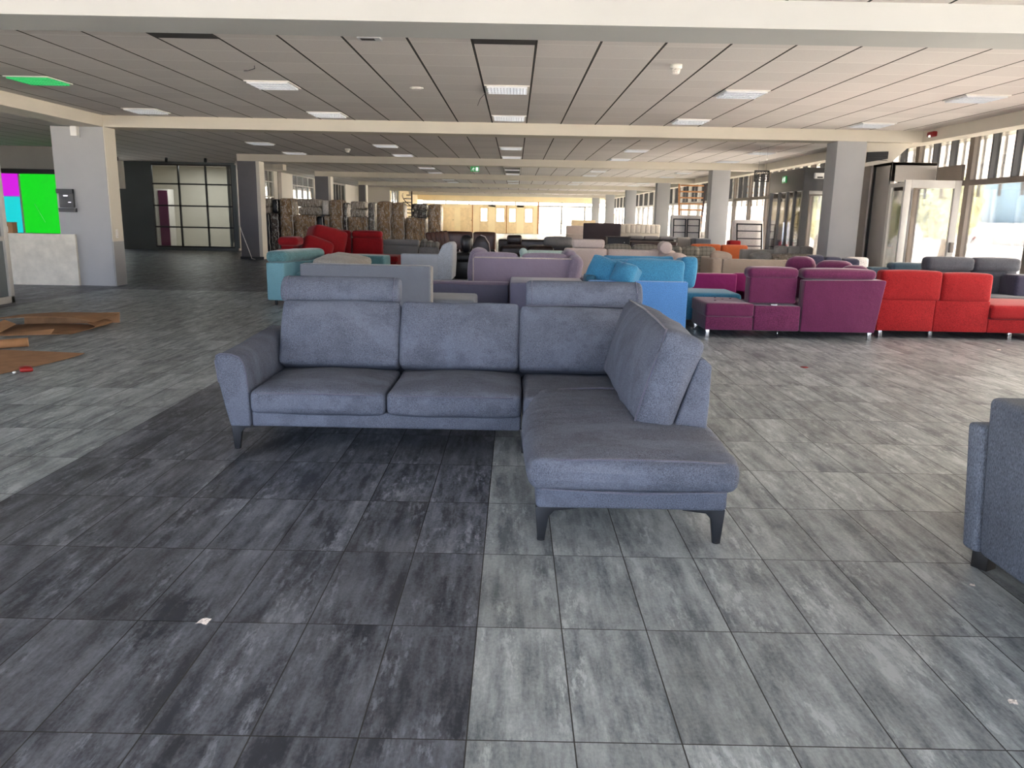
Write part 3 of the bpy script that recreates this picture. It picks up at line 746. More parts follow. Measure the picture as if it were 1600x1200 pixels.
sl = t.part('side_light', Geo().box(6.73, 6.78, 13.83, 13.9, 0, 2.12).box(6.73, 6.78, 14.55, 14.65, 0, 2.12).box(6.73, 6.78, 13.9, 14.55, 2.05, 2.12).box(6.73, 6.78, 13.9, 14.55, 0, 0.1), 'frame_light', bevel=0.003)
t.part('pane', Geo().box(6.75, 6.758, 13.9, 14.55, 0.1, 2.05), 'glass', parent=sl)
t.part('lock_box', Geo().box(7.47, 7.54, 13.72, 13.77, 0.95, 1.12), 'frame_brown', bevel=0.004, label='small brown lock box')

t = Thing('air_grille', 'black air grille in a cream housing under the edge beam', 'grille', (6.75, 14.9, 2.4))
t.part('housing', Geo().prism([(6.36, 2.42), (6.86, 2.52), (7.2, 2.85), (6.36, 2.85)], 1, 14.92, 15.25), 'beam', bevel=0.004)
t.part('grille', Geo().prism([(6.38, 2.50), (6.76, 2.57), (6.76, 2.70), (6.38, 2.68)], 1, 14.88, 14.92), 'black')
sl_ = Geo()
for k in range(3): sl_.box(6.39, 6.75, 14.87, 14.88, 2.54 + k * 0.045, 2.548 + k * 0.045)
t.part('slat', sl_, 'black')
t = Thing('fire_alarm', 'red fire alarm sounder on the right edge beam', 'alarm', (7.28, 14.35, 2.9))
t.part('housing', Geo().soft(7.20, 7.28, 14.24, 14.46, 2.91, 3.0, 0.02), 'red_plastic')
t.part('lamp', Geo().soft(7.185, 7.21, 14.32, 14.38, 2.90, 2.94, 0.01), 'exit_white')
t = Thing('decorative_plaque', 'dark ornate openwork plaque hanging beside the vestibule', 'plaque', (5.5, 18.3, 2.3))
g = Geo()
for i in range(7):
    for j in range(4):
        a = (i * 37 + j * 61) % 90 / 57.3
        g.box(5.39 + i * 0.043, 5.405 + i * 0.043, 18.3, 18.32, 2.32 + j * 0.048, 2.37 + j * 0.048, (0, a, 0))
t.part('scrollwork', g, 'black')
t.part('rim', Geo().box(5.36, 5.70, 18.3, 18.33, 2.50, 2.53).box(5.36, 5.70, 18.3, 18.33, 2.28, 2.30).box(5.36, 5.38, 18.3, 18.33, 2.3, 2.5).box(5.68, 5.7, 18.3, 18.33, 2.3, 2.5), 'black')
t.part('hanger', Geo().tube([(5.45, 18.31, 2.53), (5.45, 18.31, 3.05)], 0.003).tube([(5.62, 18.31, 2.53), (5.62, 18.31, 3.05)], 0.003), 'chrome')

# ------------------------------------------------------------------ ceiling fittings
rown = ['nearest', 'second', 'third', 'fourth', 'fifth', 'sixth', 'seventh', 'eighth']
coln = ['leftmost', 'second from the left', 'central', 'second from the right', 'rightmost']
lamp_master = None
def make_lamp():
    t = Thing('ceiling_light', 'x', 'ceiling light', (0, 0, 0))
    w = 0.29
    t.part('frame', Geo().box(-w, w, -w, -w + 0.03, -0.012, 0).box(-w, w, w - 0.03, w, -0.012, 0).box(-w, -w + 0.03, -w + 0.03, w - 0.03, -0.012, 0).box(w - 0.03, w, -w + 0.03, w - 0.03, -0.012, 0), 'white')
    g = Geo()
    for i in range(13):
        x = -0.25 + i * 0.5 / 12; g.box(x - 0.003, x + 0.003, -0.26, 0.26, -0.03, 0.0)
    for j in range(4):
        yy = -0.26 + j * 0.52 / 3; g.box(-0.26, 0.26, yy - 0.004, yy + 0.004, -0.032, 0.0)
    t.part('louvre', g, 'louvre')
    t.part('diffuser', Geo().box(-0.26, 0.26, -0.26, 0.26, -0.004, -0.001), 'lamp_glow')
    return t.o
M['lamp_glow'] = emit('lamp_interior', rgb(235, 240, 250), 0.2, 0.8)
M['lamp_reflection_paint'] = emit('lamp_green_reflection', rgb(60, 190, 110), 0.10, 0.6)
lamp0 = make_lamp()
def copy_thing(src, loc, label, group):
    r = src.copy(); C.objects.link(r); r.location = loc; r['label'] = label; r['group'] = group
    for ch in list(src.children):
        c = ch.copy(); C.objects.link(c); c.parent = r
        for gch in ch.children:
            d = gch.copy(); C.objects.link(d); d.parent = c
    return r
rows = [10.87, 13.94]
for k in range(1, 4): rows += [10.87 + 9.15 * k, 13.94 + 9.15 * k]
cols = [CX0 - CW * 10.5, CX0 - CW * 5.5, CX0 - CW * 0.5, CX0 + CW * 4.5, CX0 + CW * 9.5]
used = False
for ri, ry in enumerate(rows):
    for ci, cx in enumerate(cols):
        if ci == 0 and ry > 28: continue
        lab = '%s square louvred ceiling light in the %s row from the camera' % (coln[ci], rown[ri])
        if not used:
            lamp0.location = (cx, ry, ZC); lamp0['label'] = lab; lamp0['group'] = 'louvred ceiling lights'; used = True
        else: copy_thing(lamp0, (cx, ry, ZC), lab, 'louvred ceiling lights')
# the coloured window's green reflection is painted on the leftmost near lamp
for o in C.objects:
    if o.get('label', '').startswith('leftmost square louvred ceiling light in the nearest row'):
        o['label'] = 'louvred ceiling light with a painted green reflection, leftmost in the nearest row'
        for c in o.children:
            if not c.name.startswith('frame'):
                c.material_slots[0].link = 'OBJECT'; c.material_slots[0].material = M['lamp_reflection_paint']
# dark open slots at the near edge of the first bay
single('ceiling_vent', Geo().box(-3.50, -2.90, 7.55, 8.12, ZC - 0.006, ZC - 0.001), 'recess', 'dark open ceiling slot left of centre behind the white beam', 'vent', (-3.2, 7.8, ZC))
single('ceiling_vent', Geo().box(-0.43, 0.16, 7.55, 8.12, ZC - 0.006, ZC - 0.001), 'recess', 'dark open ceiling slot at the centre behind the white beam', 'vent', (-0.1, 7.8, ZC))
t = Thing('ceiling_vent', 'slatted air vent near the centre beyond the second cream beam', 'vent', (-0.14, 29.9, ZC))
t.part('frame', Geo().box(-0.44, -0.41, 27.6, 31.6, ZC - 0.03, ZC).box(0.14, 0.17, 27.6, 31.6, ZC - 0.03, ZC).box(-0.44, 0.17, 27.57, 27.6, ZC - 0.03, ZC), 'white')
for k in range(4): t.part('slat', Geo().box(-0.41, 0.14, 27.8 + k, 28.3 + k, ZC - 0.015, ZC - 0.005), 'recess')
def round_fit(name, label, cat, x, y, r, h, mat='white', drop=0):
    t = Thing(name, label, cat, (x, y, ZC))
    n = 20
    def lathe(prof):
        v = [(x + rr * math.cos(2 * math.pi * k / n), y + rr * math.sin(2 * math.pi * k / n), z) for rr, z in prof for k in range(n)]
        f = [[i * n + k, i * n + (k + 1) % n, (i + 1) * n + (k + 1) % n, (i + 1) * n + k] for i in range(len(prof) - 1) for k in range(n)]
        f.append(list(range(n))); f.append([(len(prof) - 1) * n + k for k in range(n)])
        return Geo().add(v, f, True)
    t.part('base', lathe([(r, ZC), (r, ZC - h * 0.35), (r * 0.85, ZC - h * 0.45)]), mat)
    t.part('head', lathe([(r * 0.7, ZC - h * 0.45), (r * 0.66, ZC - h * 0.85), (r * 0.45, ZC - h)]), 'offwhite')
round_fit('smoke_detector', 'round white smoke detector right of centre in the near ceiling', 'smoke detector', 1.70, 9.0, 0.065, 0.10)
round_fit('smoke_detector', 'small white smoke detector left of centre beyond the first cream beam', 'smoke detector', -4.4, 21.3, 0.07, 0.10)
round_fit('ceiling_disc', 'flat round ceiling disc left of centre in the near bay', 'ceiling fitting', -1.33, 10.93, 0.09, 0.02)
t = Thing('ceiling_plate', 'small metal ceiling plate close to the white beam', 'ceiling fitting', (-1.4, 7.93, ZC))
t.part('plate', Geo().box(-1.52, -1.30, 7.88, 8.02, ZC - 0.02, ZC), 'louvre', bevel=0.004)
t.part('slot', Geo().box(-1.49, -1.36, 7.90, 7.98, ZC - 0.023, ZC - 0.02), 'recess')
single('loose_wire', Geo().tube([(-3.02, 9.55, ZC), (-3.0, 9.5, ZC - 0.04), (-3.06, 9.45, ZC - 0.07), (-3.1, 9.42, ZC - 0.08)], 0.004), 'black', 'short black wire dangling from the ceiling left of centre', 'wire', (-3.02, 9.55, ZC))
single('loose_wire', Geo().tube([(-0.44, 11.3, ZC), (-0.5, 11.1, ZC - 0.1), (-0.53, 11.0, ZC - 0.2)], 0.003), 'black', 'thin wire hanging beside the central ceiling light', 'wire', (-0.44, 11.3, ZC))
for n, (x, yy, who) in enumerate([(-12.9, 26.3, 'left'), (-11.3, 26.3, 'middle'), (-10.0, 26.2, 'right')]):
    t = Thing('spotlight', '%s of three small black ceiling spots before the office window' % who, 'spotlight', (x, yy, ZC), group='ceiling spots')
    t.part('base', Geo().box(x - 0.03, x + 0.03, yy - 0.03, yy + 0.03, ZC - 0.03, ZC), 'black')
    t.part('head', Geo().tube([(x, yy, ZC - 0.03), (x + 0.02, yy - 0.06, ZC - 0.11)], 0.045, seg=12), 'black')

# ------------------------------------------------------------------ the main corner sofa
S = Thing('corner_sofa', 'slate blue corner sofa with chaise and bolster headrests in the foreground', 'sofa', (-0.35, 4.6, 0))
S.sb('base_rail', 'slate', -1.575, 0.058, 4.61, 5.60, 0.145, 0.245, 0.018)
S.sb('chaise_base', 'slate', 0.115, 0.965, 3.30, 4.62, 0.158, 0.285, 0.02)
S.sb('corner_base', 'slate', 0.068, 0.99, 4.60, 5.60, 0.150, 0.30, 0.015)
def piping(parent, x0, x1, y0, y1, z, r=0.006, bow=0.0, rc=0.05):
    pts = []
    for (cx, cy, a0) in ((x1 - rc, y1 - rc, 0), (x0 + rc, y1 - rc, 90), (x0 + rc, y0 + rc, 180), (x1 - rc, y0 + rc, 270)):
        for k in range(5):
            a = math.radians(a0 + k * 22.5); pts.append((cx + rc * math.cos(a), cy + rc * math.sin(a), z))
    S.part('piping', Geo().tube(pts, r, True, 6), 'slate_pipe', parent=parent)
for (x0, x1) in ((-1.572, -0.760), (-0.752, 0.060)):
    c = S.sb('seat_cushion', 'slate', x0, x1, 4.575, 5.32, 0.232, 0.378, 0.038, (0, 0.016, 0.05), wob=0.005)
    S.part('piping', Geo().tube([(x0 + 0.03, 4.585, 0.357), (x0 + 0.15, 4.565, 0.362), ((x0 + x1) / 2, 4.560, 0.366), (x1 - 0.15, 4.565, 0.362), (x1 - 0.03, 4.585, 0.357)], 0.005, seg=6), 'slate_pipe', parent=c)
S.sb('seat_cushion', 'slate', 0.068, 0.86, 4.56, 5.32, 0.25, 0.372, 0.04, (0, 0.01, 0.012), wob=0.004, label='corner seat cushion')
# chaise cushion with transverse puckers
g = Geo().soft(0.075, 0.99, 3.19, 4.60, 0.268, 0.425, 0.06, (0.02, 0.02, 0.035), n=26)
for v in g.v:
    if v.z > 0.36:
        e = max(0.0, 1 - abs(v.x - 0.53) / 0.5)
        v.z += 0.008 * math.sin(v.y * 52 + 2.2 * mnoise.noise(Vector((v.x * 3, v.y * 2, 0)))) * (1.35 - e) + 0.006 * mnoise.noise(v * 4)
    elif v.y < 3.3:
        v.y += 0.006 * mnoise.noise(v * 5)
for v in g.v:
    if v.y > 4.0 and v.x < 0.53: v.x += 0.11 * ((v.y - 4.0) / 0.6) ** 2 * (0.53 - v.x) / 0.455
cc = S.part('chaise_cushion', g, 'slate')
S.part('piping', Geo().tube([(0.21, 4.56, 0.412), (0.33, 4.59, 0.420), (0.53, 4.595, 0.428), (0.7, 4.59, 0.425)], 0.006, seg=6), 'slate_pipe', parent=cc)
S.part('piping', Geo().tube([(0.115, 3.22, 0.405), (0.3, 3.18, 0.425), (0.53, 3.17, 0.432), (0.76, 3.18, 0.425), (0.95, 3.22, 0.405)], 0.005, seg=6), 'slate_pipe', parent=cc)
S.part('piping', Geo().tube([(0.135, 3.205, 0.283), (0.53, 3.165, 0.281), (0.93, 3.205, 0.283)], 0.004, seg=6), 'slate_pipe', parent=cc)
# left arm: profile in x-z extruded along y
arm = Geo()
prof = [(-1.695, 0.15), (-1.725, 0.28), (-1.752, 0.42), (-1.768, 0.555), (-1.760, 0.582), (-1.735, 0.595), (-1.670, 0.592), (-1.625, 0.575), (-1.600, 0.54), (-1.585, 0.47), (-1.578, 0.36), (-1.575, 0.15)]
ysec = [(4.585, -0.012), (4.60, 0.0), (4.75, 0.0), (5.0, 0.006), (5.3, 0.02), (5.62, 0.03), (5.66, 0.015)]
n = len(prof); vv = []
for (yy, dz) in ysec:
    for (px, pz) in prof:
        sh = 0.985 if yy in (4.585, 5.66) else 1.0
        cx, cz = -1.66, 0.37
        vv.append((cx + (px - cx) * sh, yy, cz + (pz - cz) * sh + (dz if pz > 0.4 else 0)))
ff = [list(range(n)), [(len(ysec) - 1) * n + i for i in reversed(range(n))]]
for i in range(len(ysec) - 1):
    for k in range(n):
        l = (k + 1) % n; ff.append([i * n + k, (i + 1) * n + k, (i + 1) * n + l, i * n + l])
arm.add(vv, ff, False)
ar = S.part('arm', arm, 'slate', bevel=0.012)
S.part('piping', Geo().tube([(p[0], 4.590, p[1] + 0.0) for p in prof[2:11]], 0.0045, seg=6), 'slate_pipe', parent=ar)
# rear frame and side back panel
S.sb('back_frame', 'slate', -1.56, 0.95, 5.54, 5.72, 0.15, 0.66, 0.03)
S.part('side_back_panel', Geo().prism([(0.77, 0.34), (0.955, 0.34), (0.962, 0.55), (0.962, 0.738), (0.93, 0.765), (0.90, 0.77)], 1, 3.72, 5.70), 'slate', bevel=0.012)
# back cushions (upright three)
A = math.radians(-23)
for i, (x0, x1) in enumerate(((-1.575, -0.770), (-0.766, 0.040), (0.045, 0.86))):
    cu = S.sb('back_cushion', 'slate', x0, x1, 5.26, 5.44, 0.375, 0.830 if i < 2 else 0.815, 0.036, (0.008, 0.06, 0.010), (A, 0, 0), 0.007)
    m = Euler((A, 0, 0)).to_matrix(); c0 = Vector(((x0 + x1) / 2, 5.35, 0.6025)); hw, hh = (x1 - x0) / 2 - 0.010, 0.218
    pts = [c0 + m @ Vector((a * hw, -0.062, b * hh)) for a, b in ((-.93, -1), (0, -1.02), (.93, -1), (1, -.9), (1.01, 0), (1, .9), (.93, 1), (0, 1.03), (-.93, 1), (-1, .9), (-1.01, 0), (-1, -.9))]
    S.part('piping', Geo().tube(pts, 0.004, True, 6), 'slate_pipe', parent=cu)
# side cushion leaning on the chaise back
cu = S.part('back_cushion', Geo().soft(0.655, 0.855, 3.70, 5.12, 0.40, 0.895, 0.05, (0.055, 0.025, 0.02), (0, math.radians(18), 0), 0.012, 0.05, n=12), 'slate', label='long cushion along the chaise back')
m = Euler((0, math.radians(18), 0)).to_matrix(); c0 = Vector((0.755, 4.41, 0.6475))
S.part('piping', Geo().tube([c0 + m @ Vector((xx, a, b)) for xx, a, b in ((-.088, -.70, -.225), (-.098, -.705, -.1), (-.104, -.706, .1), (-.102, -.695, .20), (-.098, -.66, .242), (-.100, -.4, .252), (-.104, 0, .262), (-.100, .6, .25))], 0.005, seg=6), 'slate_pipe', parent=cu)
# bolster headrests
for (x0, x1, who) in ((-1.60, -0.785, 'left'), (0.085, 0.885, 'right')):
    L_ = Geo(); n = 28; secs = []
    for k, (s, rr) in enumerate(((0, .55), (.0, .80), (.012, .93), (.035, 1.0), (.12, 1.02), (.3, 1.03), (.5, 1.03), (.7, 1.03), (.88, 1.02), (.965, 1.0), (.988, .93), (1.0, .80), (1.0, .55))):
        secs.append((x0 + (x1 - x0) * s, rr))
    vv = []
    for (x, rr) in secs:
        for q in range(n):
            a = 2 * math.pi * q / n
            ry, rz = 0.082 * rr, 0.090 * rr
            w_ = 1 + 0.02 * mnoise.noise(Vector((x * 4, math.cos(a), math.sin(a))))
            vv.append((x, 5.47 + ry * math.cos(a) * w_ + 0.02 * math.sin(a), 0.900 + rz * math.sin(a) * w_))
    ff = [list(range(n)), [(len(secs) - 1) * n + i for i in reversed(range(n))]]
    for i in range(len(secs) - 1):
        for q in range(n):
            l = (q + 1) % n; ff.append([i * n + q, i * n + l, (i + 1) * n + l, (i + 1) * n + q])
    L_.add(vv, ff, True)
    hr = S.part('headrest', L_, 'slate')
    for xs in (x0 + 0.04, x1 - 0.04):
        S.part('piping', Geo().tube([(xs, 5.47 + 0.083 * math.cos(2 * math.pi * q / 20) + 0.02 * math.sin(2 * math.pi * q / 20), 0.9 + 0.091 * math.sin(2 * math.pi * q / 20)) for q in range(20)], 0.004, True, 6), 'slate_pipe', parent=hr)
    S.part('headrest_post', Geo().box(x0 + 0.25, x0 + 0.28, 5.51, 5.52, 0.6, 0.86).box(x1 - 0.28, x1 - 0.25, 5.51, 5.52, 0.6, 0.86), 'black_metal', parent=hr)
# blade legs
def blade(x, y, d, zt):
    g = Geo().prism([(x - d * 0.018, 0.0), (x + d * 0.014, 0.0), (x + d * 0.030, zt - 0.045), (x + d * 0.055, zt - 0.018), (x + d * 0.16, zt - 0.006), (x + d * 0.16, zt), (x - d * 0.030, zt)], 1, y, y + 0.03)
    g.prism([(y + 0.004, 0.002), (y + 0.034, 0.002), (y + 0.055, zt - 0.03), (y + 0.15, zt - 0.005), (y + 0.15, zt - 0.001), (y + 0.004, zt - 0.001)], 0, x - 0.012, x + 0.012)
    return g
for (x, y, d, zt) in ((-1.672, 4.62, 1, 0.152), (0.145, 3.315, 1, 0.16), (0.932, 3.315, -1, 0.16), (0.085, 4.64, 1, 0.152), (-1.66, 5.5, 1, 0.152), (0.93, 5.5, -1, 0.152)):
    lg = S.part('leg', blade(x, y, d, zt), 'black_metal', bevel=0.002)
    S.part('foot_pad', Geo().tube([(x - d * 0.002, y + 0.015, 0.0), (x - d * 0.002, y + 0.015, 0.008)], 0.018, seg=12), 'black', parent=lg)

# ------------------------------------------------------------------ foreground grey sofa, right edge
t = Thing('grey_sofa', 'blue-grey woven sofa seen from behind at the right edge of the photo', 'sofa', (2.4, 2.6, 0))
def splay(g, k=0.09):
    for v in g.v: v.x -= k * (v.z - 0.085)
    return g
t.part('arm', splay(Geo().prism([(1.945, 3.07), (1.93, 3.15), (2.28, 3.18), (2.60, 3.18), (2.60, 3.07)], 2, 0.085, 0.635)), 'fg_grey', bevel=0.02)
t.sb('footstool_end', 'fg_grey', 2.39, 2.95, 3.24, 3.84, 0.085, 0.40, 0.04)
t.part('back', splay(Geo().prism([(1.950, 3.065), (1.955, 2.2), (1.97, 1.2), (2.20, 1.2), (2.20, 3.055)], 2, 0.085, 0.76), 0.075), 'fg_grey', bevel=0.03)
t.sb('seat', 'fg_grey', 2.22, 2.95, 1.3, 3.0, 0.10, 0.42, 0.05, (0, 0, 0.02))
for (x, y) in ((2.02, 3.12), (2.365, 3.74), (2.85, 1.4), (2.05, 1.35)):
    t.part('leg', Geo().box(x - 0.035, x + 0.035, y - 0.035, y + 0.035, 0, 0.09, (0, 0, 0.5)), 'black', bevel=0.004, label='black block foot')

# ------------------------------------------------------------------ showroom sofas behind
def T_(label, x, y, name='sofa', cat='sofa', rotz=0): return Thing(name, label, cat, (x, y, 0), rotz)

# mid grey sofa straight behind the main one
t = T_('mid grey backless-ended sofa directly behind the slate sofa', -1.5, 9.5)
t.sb('base', 'grey_cloth', -2.44, -0.96, 9.0, 10.05, 0.10, 0.34, 0.02)
t.sb('back', 'grey_cloth', -2.44, -0.95, 9.0, 9.20, 0.12, 0.85, 0.025)
t.sb('side_panel', 'taupe', -0.965, -0.94, 9.015, 9.185, 0.13, 0.84, 0.01)
t.sb('seat_cushion', 'grey_cloth', -2.40, -0.46, 9.22, 10.08, 0.30, 0.45, 0.04, (0, 0, 0.015))
t.sb('chaise_base', 'grey_cloth', -0.93, -0.48, 9.25, 10.05, 0.10, 0.30, 0.02)
t.legs([(-2.38, 9.06), (-0.55, 9.35), (-2.38, 9.98), (-0.55, 9.98)], 0.105, 'black')

# mauve corner sofa
t = T_('mauve corner sofa with a low front ledge and piped back', 0.0, 11.2)
t.sb('base', 'mauve_base', -1.14, -0.08, 10.86, 11.02, 0.06, 0.50, 0.02)
t.sb('ledge', 'mauve', -1.15, -0.07, 10.85, 11.03, 0.49, 0.53, 0.015)
t.sb('armrest', 'mauve_base', -0.05, 0.92, 10.02, 10.98, 0.06, 0.60, 0.03)
bk = t.sb('back', 'mauve', -0.58, 0.86, 11.03, 11.20, 0.06, 0.86, 0.03)
t.part('piping', Geo().tube([(-0.57, 11.03, 0.08), (-0.57, 11.03, 0.835), (-0.55, 11.03, 0.853), (0.84, 11.03, 0.853)], 0.006, seg=6), 'beige', parent=bk)
t.sb('seat', 'mauve_base', -1.14, 0.98, 11.22, 12.2, 0.08, 0.45, 0.04)
for x in (-0.6, 0.10): t.sb('back_cushion', 'mauve', x, x + 0.66, 11.24, 11.46, 0.44, 0.90, 0.07, (0, 0.03, 0.02))
t.sb('back_cushion', 'mauve', -0.66, -0.42, 11.5, 12.1, 0.44, 0.94, 0.08, (0.03, 0, 0.02), (0, 0.1, 0), label='corner cushion')
t.sb('side_cushion', 'mauve', 0.74, 0.93, 10.98, 11.55, 0.42, 0.88, 0.08, (0.02, 0, 0.03), (0, 0.18, 0))
t.sb('side_cushion', 'mauve', 0.68, 0.90, 11.5, 12.1, 0.44, 0.93, 0.08, (0.02, 0, 0.03), (0, 0.1, 0))
t.sb('side_panel', 'mauve_base', 0.93, 1.02, 10.98, 12.2, 0.06, 0.60, 0.03)
t.legs([(-1.08, 10.92), (0.9, 10.1), (-1.08, 12.1), (0.94, 12.1)], 0.08, 'black')

# teal sofa turned to the right
t = T_('dusty teal velvet sofa with a long bolster on its back', -3.1, 13.0, rotz=-0.22)
t.sb('base', 'teal_light', -3.55, -2.6, 12.05, 14.4, 0.08, 0.36, 0.03)
t.sb('back', 'teal_light', -3.60, -3.30, 12.0, 14.4, 0.08, 0.66, 0.03)
t.sb('bolster', 'teal', -3.62, -3.28, 12.02, 13.4, 0.66, 0.83, 0.07, (0.01, 0, 0.01), wob=0.01)
t.sb('seat_cushion', 'teal', -3.28, -2.56, 12.3, 14.1, 0.36, 0.50, 0.05, (0, 0, 0.02))
t.sb('armrest', 'teal', -3.28, -2.50, 14.05, 14.4, 0.10, 0.70, 0.04)
t.legs([(-3.5, 12.1), (-2.68, 12.12), (-3.5, 14.3), (-2.68, 14.3)], 0.09, 'black')
for n, (y, lab) in enumerate(((12.45, 'nearer of two grey-beige cushions lying on the teal sofa'), (13.1, 'farther grey-beige cushion lying on the teal sofa'))):
    t = Thing('cushion', lab, 'cushion', (-2.75, y, 0.5), group='cushions on the teal sofa')
    t.sb('cover', 'beige_grey', -3.10, -2.42, y - 0.25, y + 0.30, 0.54, 0.72, 0.08, (0, 0, 0.03), (0.12, 0.12, -0.2), 0.01)
    t.part('seam', Geo().tube([(-3.05, y - 0.2, 0.66), (-2.75, y - 0.22, 0.655), (-2.45, y - 0.2, 0.62)], 0.006, seg=6), 'taupe')

# crimson corner sofa
t = T_('crimson corner sofa with tall headrests at the left', -3.8, 17.2)
t.sb('side_panel', 'red_dark', -4.72, -4.0, 15.75, 16.0, 0.10, 0.69, 0.04)
t.sb('base', 'red_dark', -4.72, -3.9, 16.0, 18.0, 0.10, 0.42, 0.03)
t.sb('base', 'red_dark', -3.9, -2.55, 17.1, 18.0, 0.10, 0.42, 0.03)
t.sb('seat_cushion', 'red_dark', -3.9, -2.50, 17.0, 17.9, 0.40, 0.53, 0.05, (0, 0, 0.02))
t.sb('headrest', 'red_dark', -4.70, -4.30, 15.78, 16.3, 0.76, 0.93, 0.07, (0.01, 0.01, 0.01))
t.sb('back', 'red_dark', -4.70, -4.45, 16.0, 17.9, 0.4, 0.80, 0.05)
t.sb('back_cushion', 'red_dark', -4.45, -3.85, 16.3, 16.9, 0.45, 0.86, 0.08, (0.02, 0.04, 0.04), (-0.2, 0.35, 0.4))
t.sb('back_cushion', 'red_dark', -4.45, -3.72, 16.9, 17.6, 0.50, 1.08, 0.09, (0.02, 0.04, 0.04), (-0.1, 0.25, 0.5))
for (x0, x1) in ((-4.28, -3.64), (-3.62, -2.95)):
    bc = t.sb('back_cushion', 'red_dark', x0, x1, 17.72, 17.95, 0.42, 0.90, 0.05, (0, 0.03, 0.01))
    t.sb('headrest', 'red_dark', x0, x1, 17.70, 17.93, 0.88, 1.04, 0.06, (0, 0.02, 0.01), parent=bc)
t.legs([(-4.66, 15.85), (-4.66, 17.9), (-2.62, 17.2), (-2.62, 17.9)], 0.11, 'black')

# light grey armed sofa
t = T_('light grey sofa with one low arm and a high rounded back end', -1.75, 16.2)
t.sb('arm', 'lightgrey', -2.26, -1.52, 15.78, 16.0, 0.14, 0.65, 0.03)
t.sb('seat', 'lightgrey', -2.26, -1.56, 16.0, 16.75, 0.14, 0.44, 0.04)
t.part('back', Geo().prism([(-1.55, 0.14), (-1.24, 0.14), (-1.22, 0.5), (-1.22, 0.83), (-1.27, 0.88), (-1.38, 0.87), (-1.44, 0.82), (-1.50, 0.68), (-1.55, 0.62)], 1, 15.79, 16.8), 'lightgrey', bevel=0.03)
t.legs([(-2.2, 15.85), (-1.3, 15.85), (-2.2, 16.7), (-1.3, 16.7)], 0.15, 'black')

# taupe grey sofa behind the crimson one
t = T_('taupe grey sofa behind the crimson sofa with a folding headrest', -2.7, 19.2)
t.sb('back', 'taupe', -3.10, -2.28, 18.8, 19.05, 0.10, 0.70, 0.04)
t.sb('headrest', 'taupe', -3.10, -2.26, 18.78, 19.0, 0.69, 0.83, 0.05)
t.sb('seat', 'taupe', -3.05, -1.85, 19.05, 19.8, 0.10, 0.50, 0.05)
t.sb('arm', 'taupe', -2.26, -1.80, 18.85, 19.05, 0.10, 0.66, 0.04)
t.legs([(-3.0, 18.9), (-1.9, 18.9)], 0.1, 'black')
for n in range(3):
    th = Thing('cushion', ['left', 'middle', 'right'][n] + 'most striped cushion standing on the taupe grey sofa' if n != 1 else 'middle one of three striped cushions on the taupe grey sofa', 'cushion', (-2.2 + n * 0.14, 19.25, 0.66), group='striped cushions')
    th.sb('cover', 'stripe', -2.27 + n * 0.15, -2.15 + n * 0.15, 19.08, 19.5, 0.52, 0.84 - n * 0.03, 0.05, (0.02, 0, 0), (0, 0.3, 0))
    th.part('piping', Geo().tube([(-2.2 + n * 0.15, 19.08, 0.55), (-2.14 + n * 0.15, 19.08, 0.8 - n * 0.03)], 0.006, seg=6), 'taupe')

# brown leather sofas and black chair
t = T_('brown leather sofa with a channelled shell end', -1.3, 21.4)
for n in range(5):
    t.sb('channel', 'brown_leather', -2.28 + n * 0.10, -2.14 + n * 0.10, 20.95 + n * 0.02, 21.25, 0.45, 0.97 + n * 0.008, 0.05, (0.02, 0.02, 0.01), (0, -0.35 + n * 0.06, 0))
t.sb('back', 'brown_leather', -1.82, -1.12, 21.1, 21.35, 0.3, 0.99, 0.05, (0, 0.02, 0.01))
t.sb('back', 'brown_leather', -1.10, -0.50, 21.1, 21.35, 0.3, 0.99, 0.05, (0, 0.02, 0.01))
t.sb('seat', 'dark_leather', -1.95, -0.50, 20.55, 21.1, 0.12, 0.56, 0.06)
t.legs([(-1.85, 20.65), (-0.6, 20.65), (-1.85, 21.3), (-0.6, 21.3)], 0.13, 'black')

t = Thing('leather_armchair', 'black leather chair with a narrow upright backrest', 'armchair', (-1.15, 17.8, 0))
t.sb('base', 'black_leather', -1.33, -0.96, 17.45, 18.1, 0.04, 0.44, 0.04)
t.sb('seat', 'black_leather', -1.35, -0.94, 17.4, 18.12, 0.43, 0.60, 0.06, (0, 0, 0.02))
t.sb('backrest', 'black_leather', -1.19, -0.97, 17.75, 17.95, 0.62, 0.97, 0.08, (0.02, 0.03, 0.02), taper=0.15)
t.part('post', Geo().tube([(-1.22, 17.7, 0.58), (-1.22, 17.7, 0.68)], 0.012), 'chrome')

t = Thing('tub_chair', 'dark brown rounded tub chair before the brown leather sofa', 'armchair', (-0.78, 18.9, 0))
t.part('shell', Geo().prism([(-0.98, 0.1), (-0.98, 0.75), (-0.90, 0.92), (-0.80, 0.97), (-0.70, 0.93), (-0.60, 0.78), (-0.56, 0.5), (-0.56, 0.1)], 1, 18.7, 19.15), 'dark_leather', bevel=0.04)
t.part('rim', Geo().tube([(-0.80, 18.69, 0.97), (-0.70, 18.69, 0.94), (-0.60, 18.69, 0.78), (-0.56, 18.69, 0.5)], 0.014, seg=6), 'beige')
t.legs([(-0.93, 18.75), (-0.62, 18.75)], 0.11, 'black')

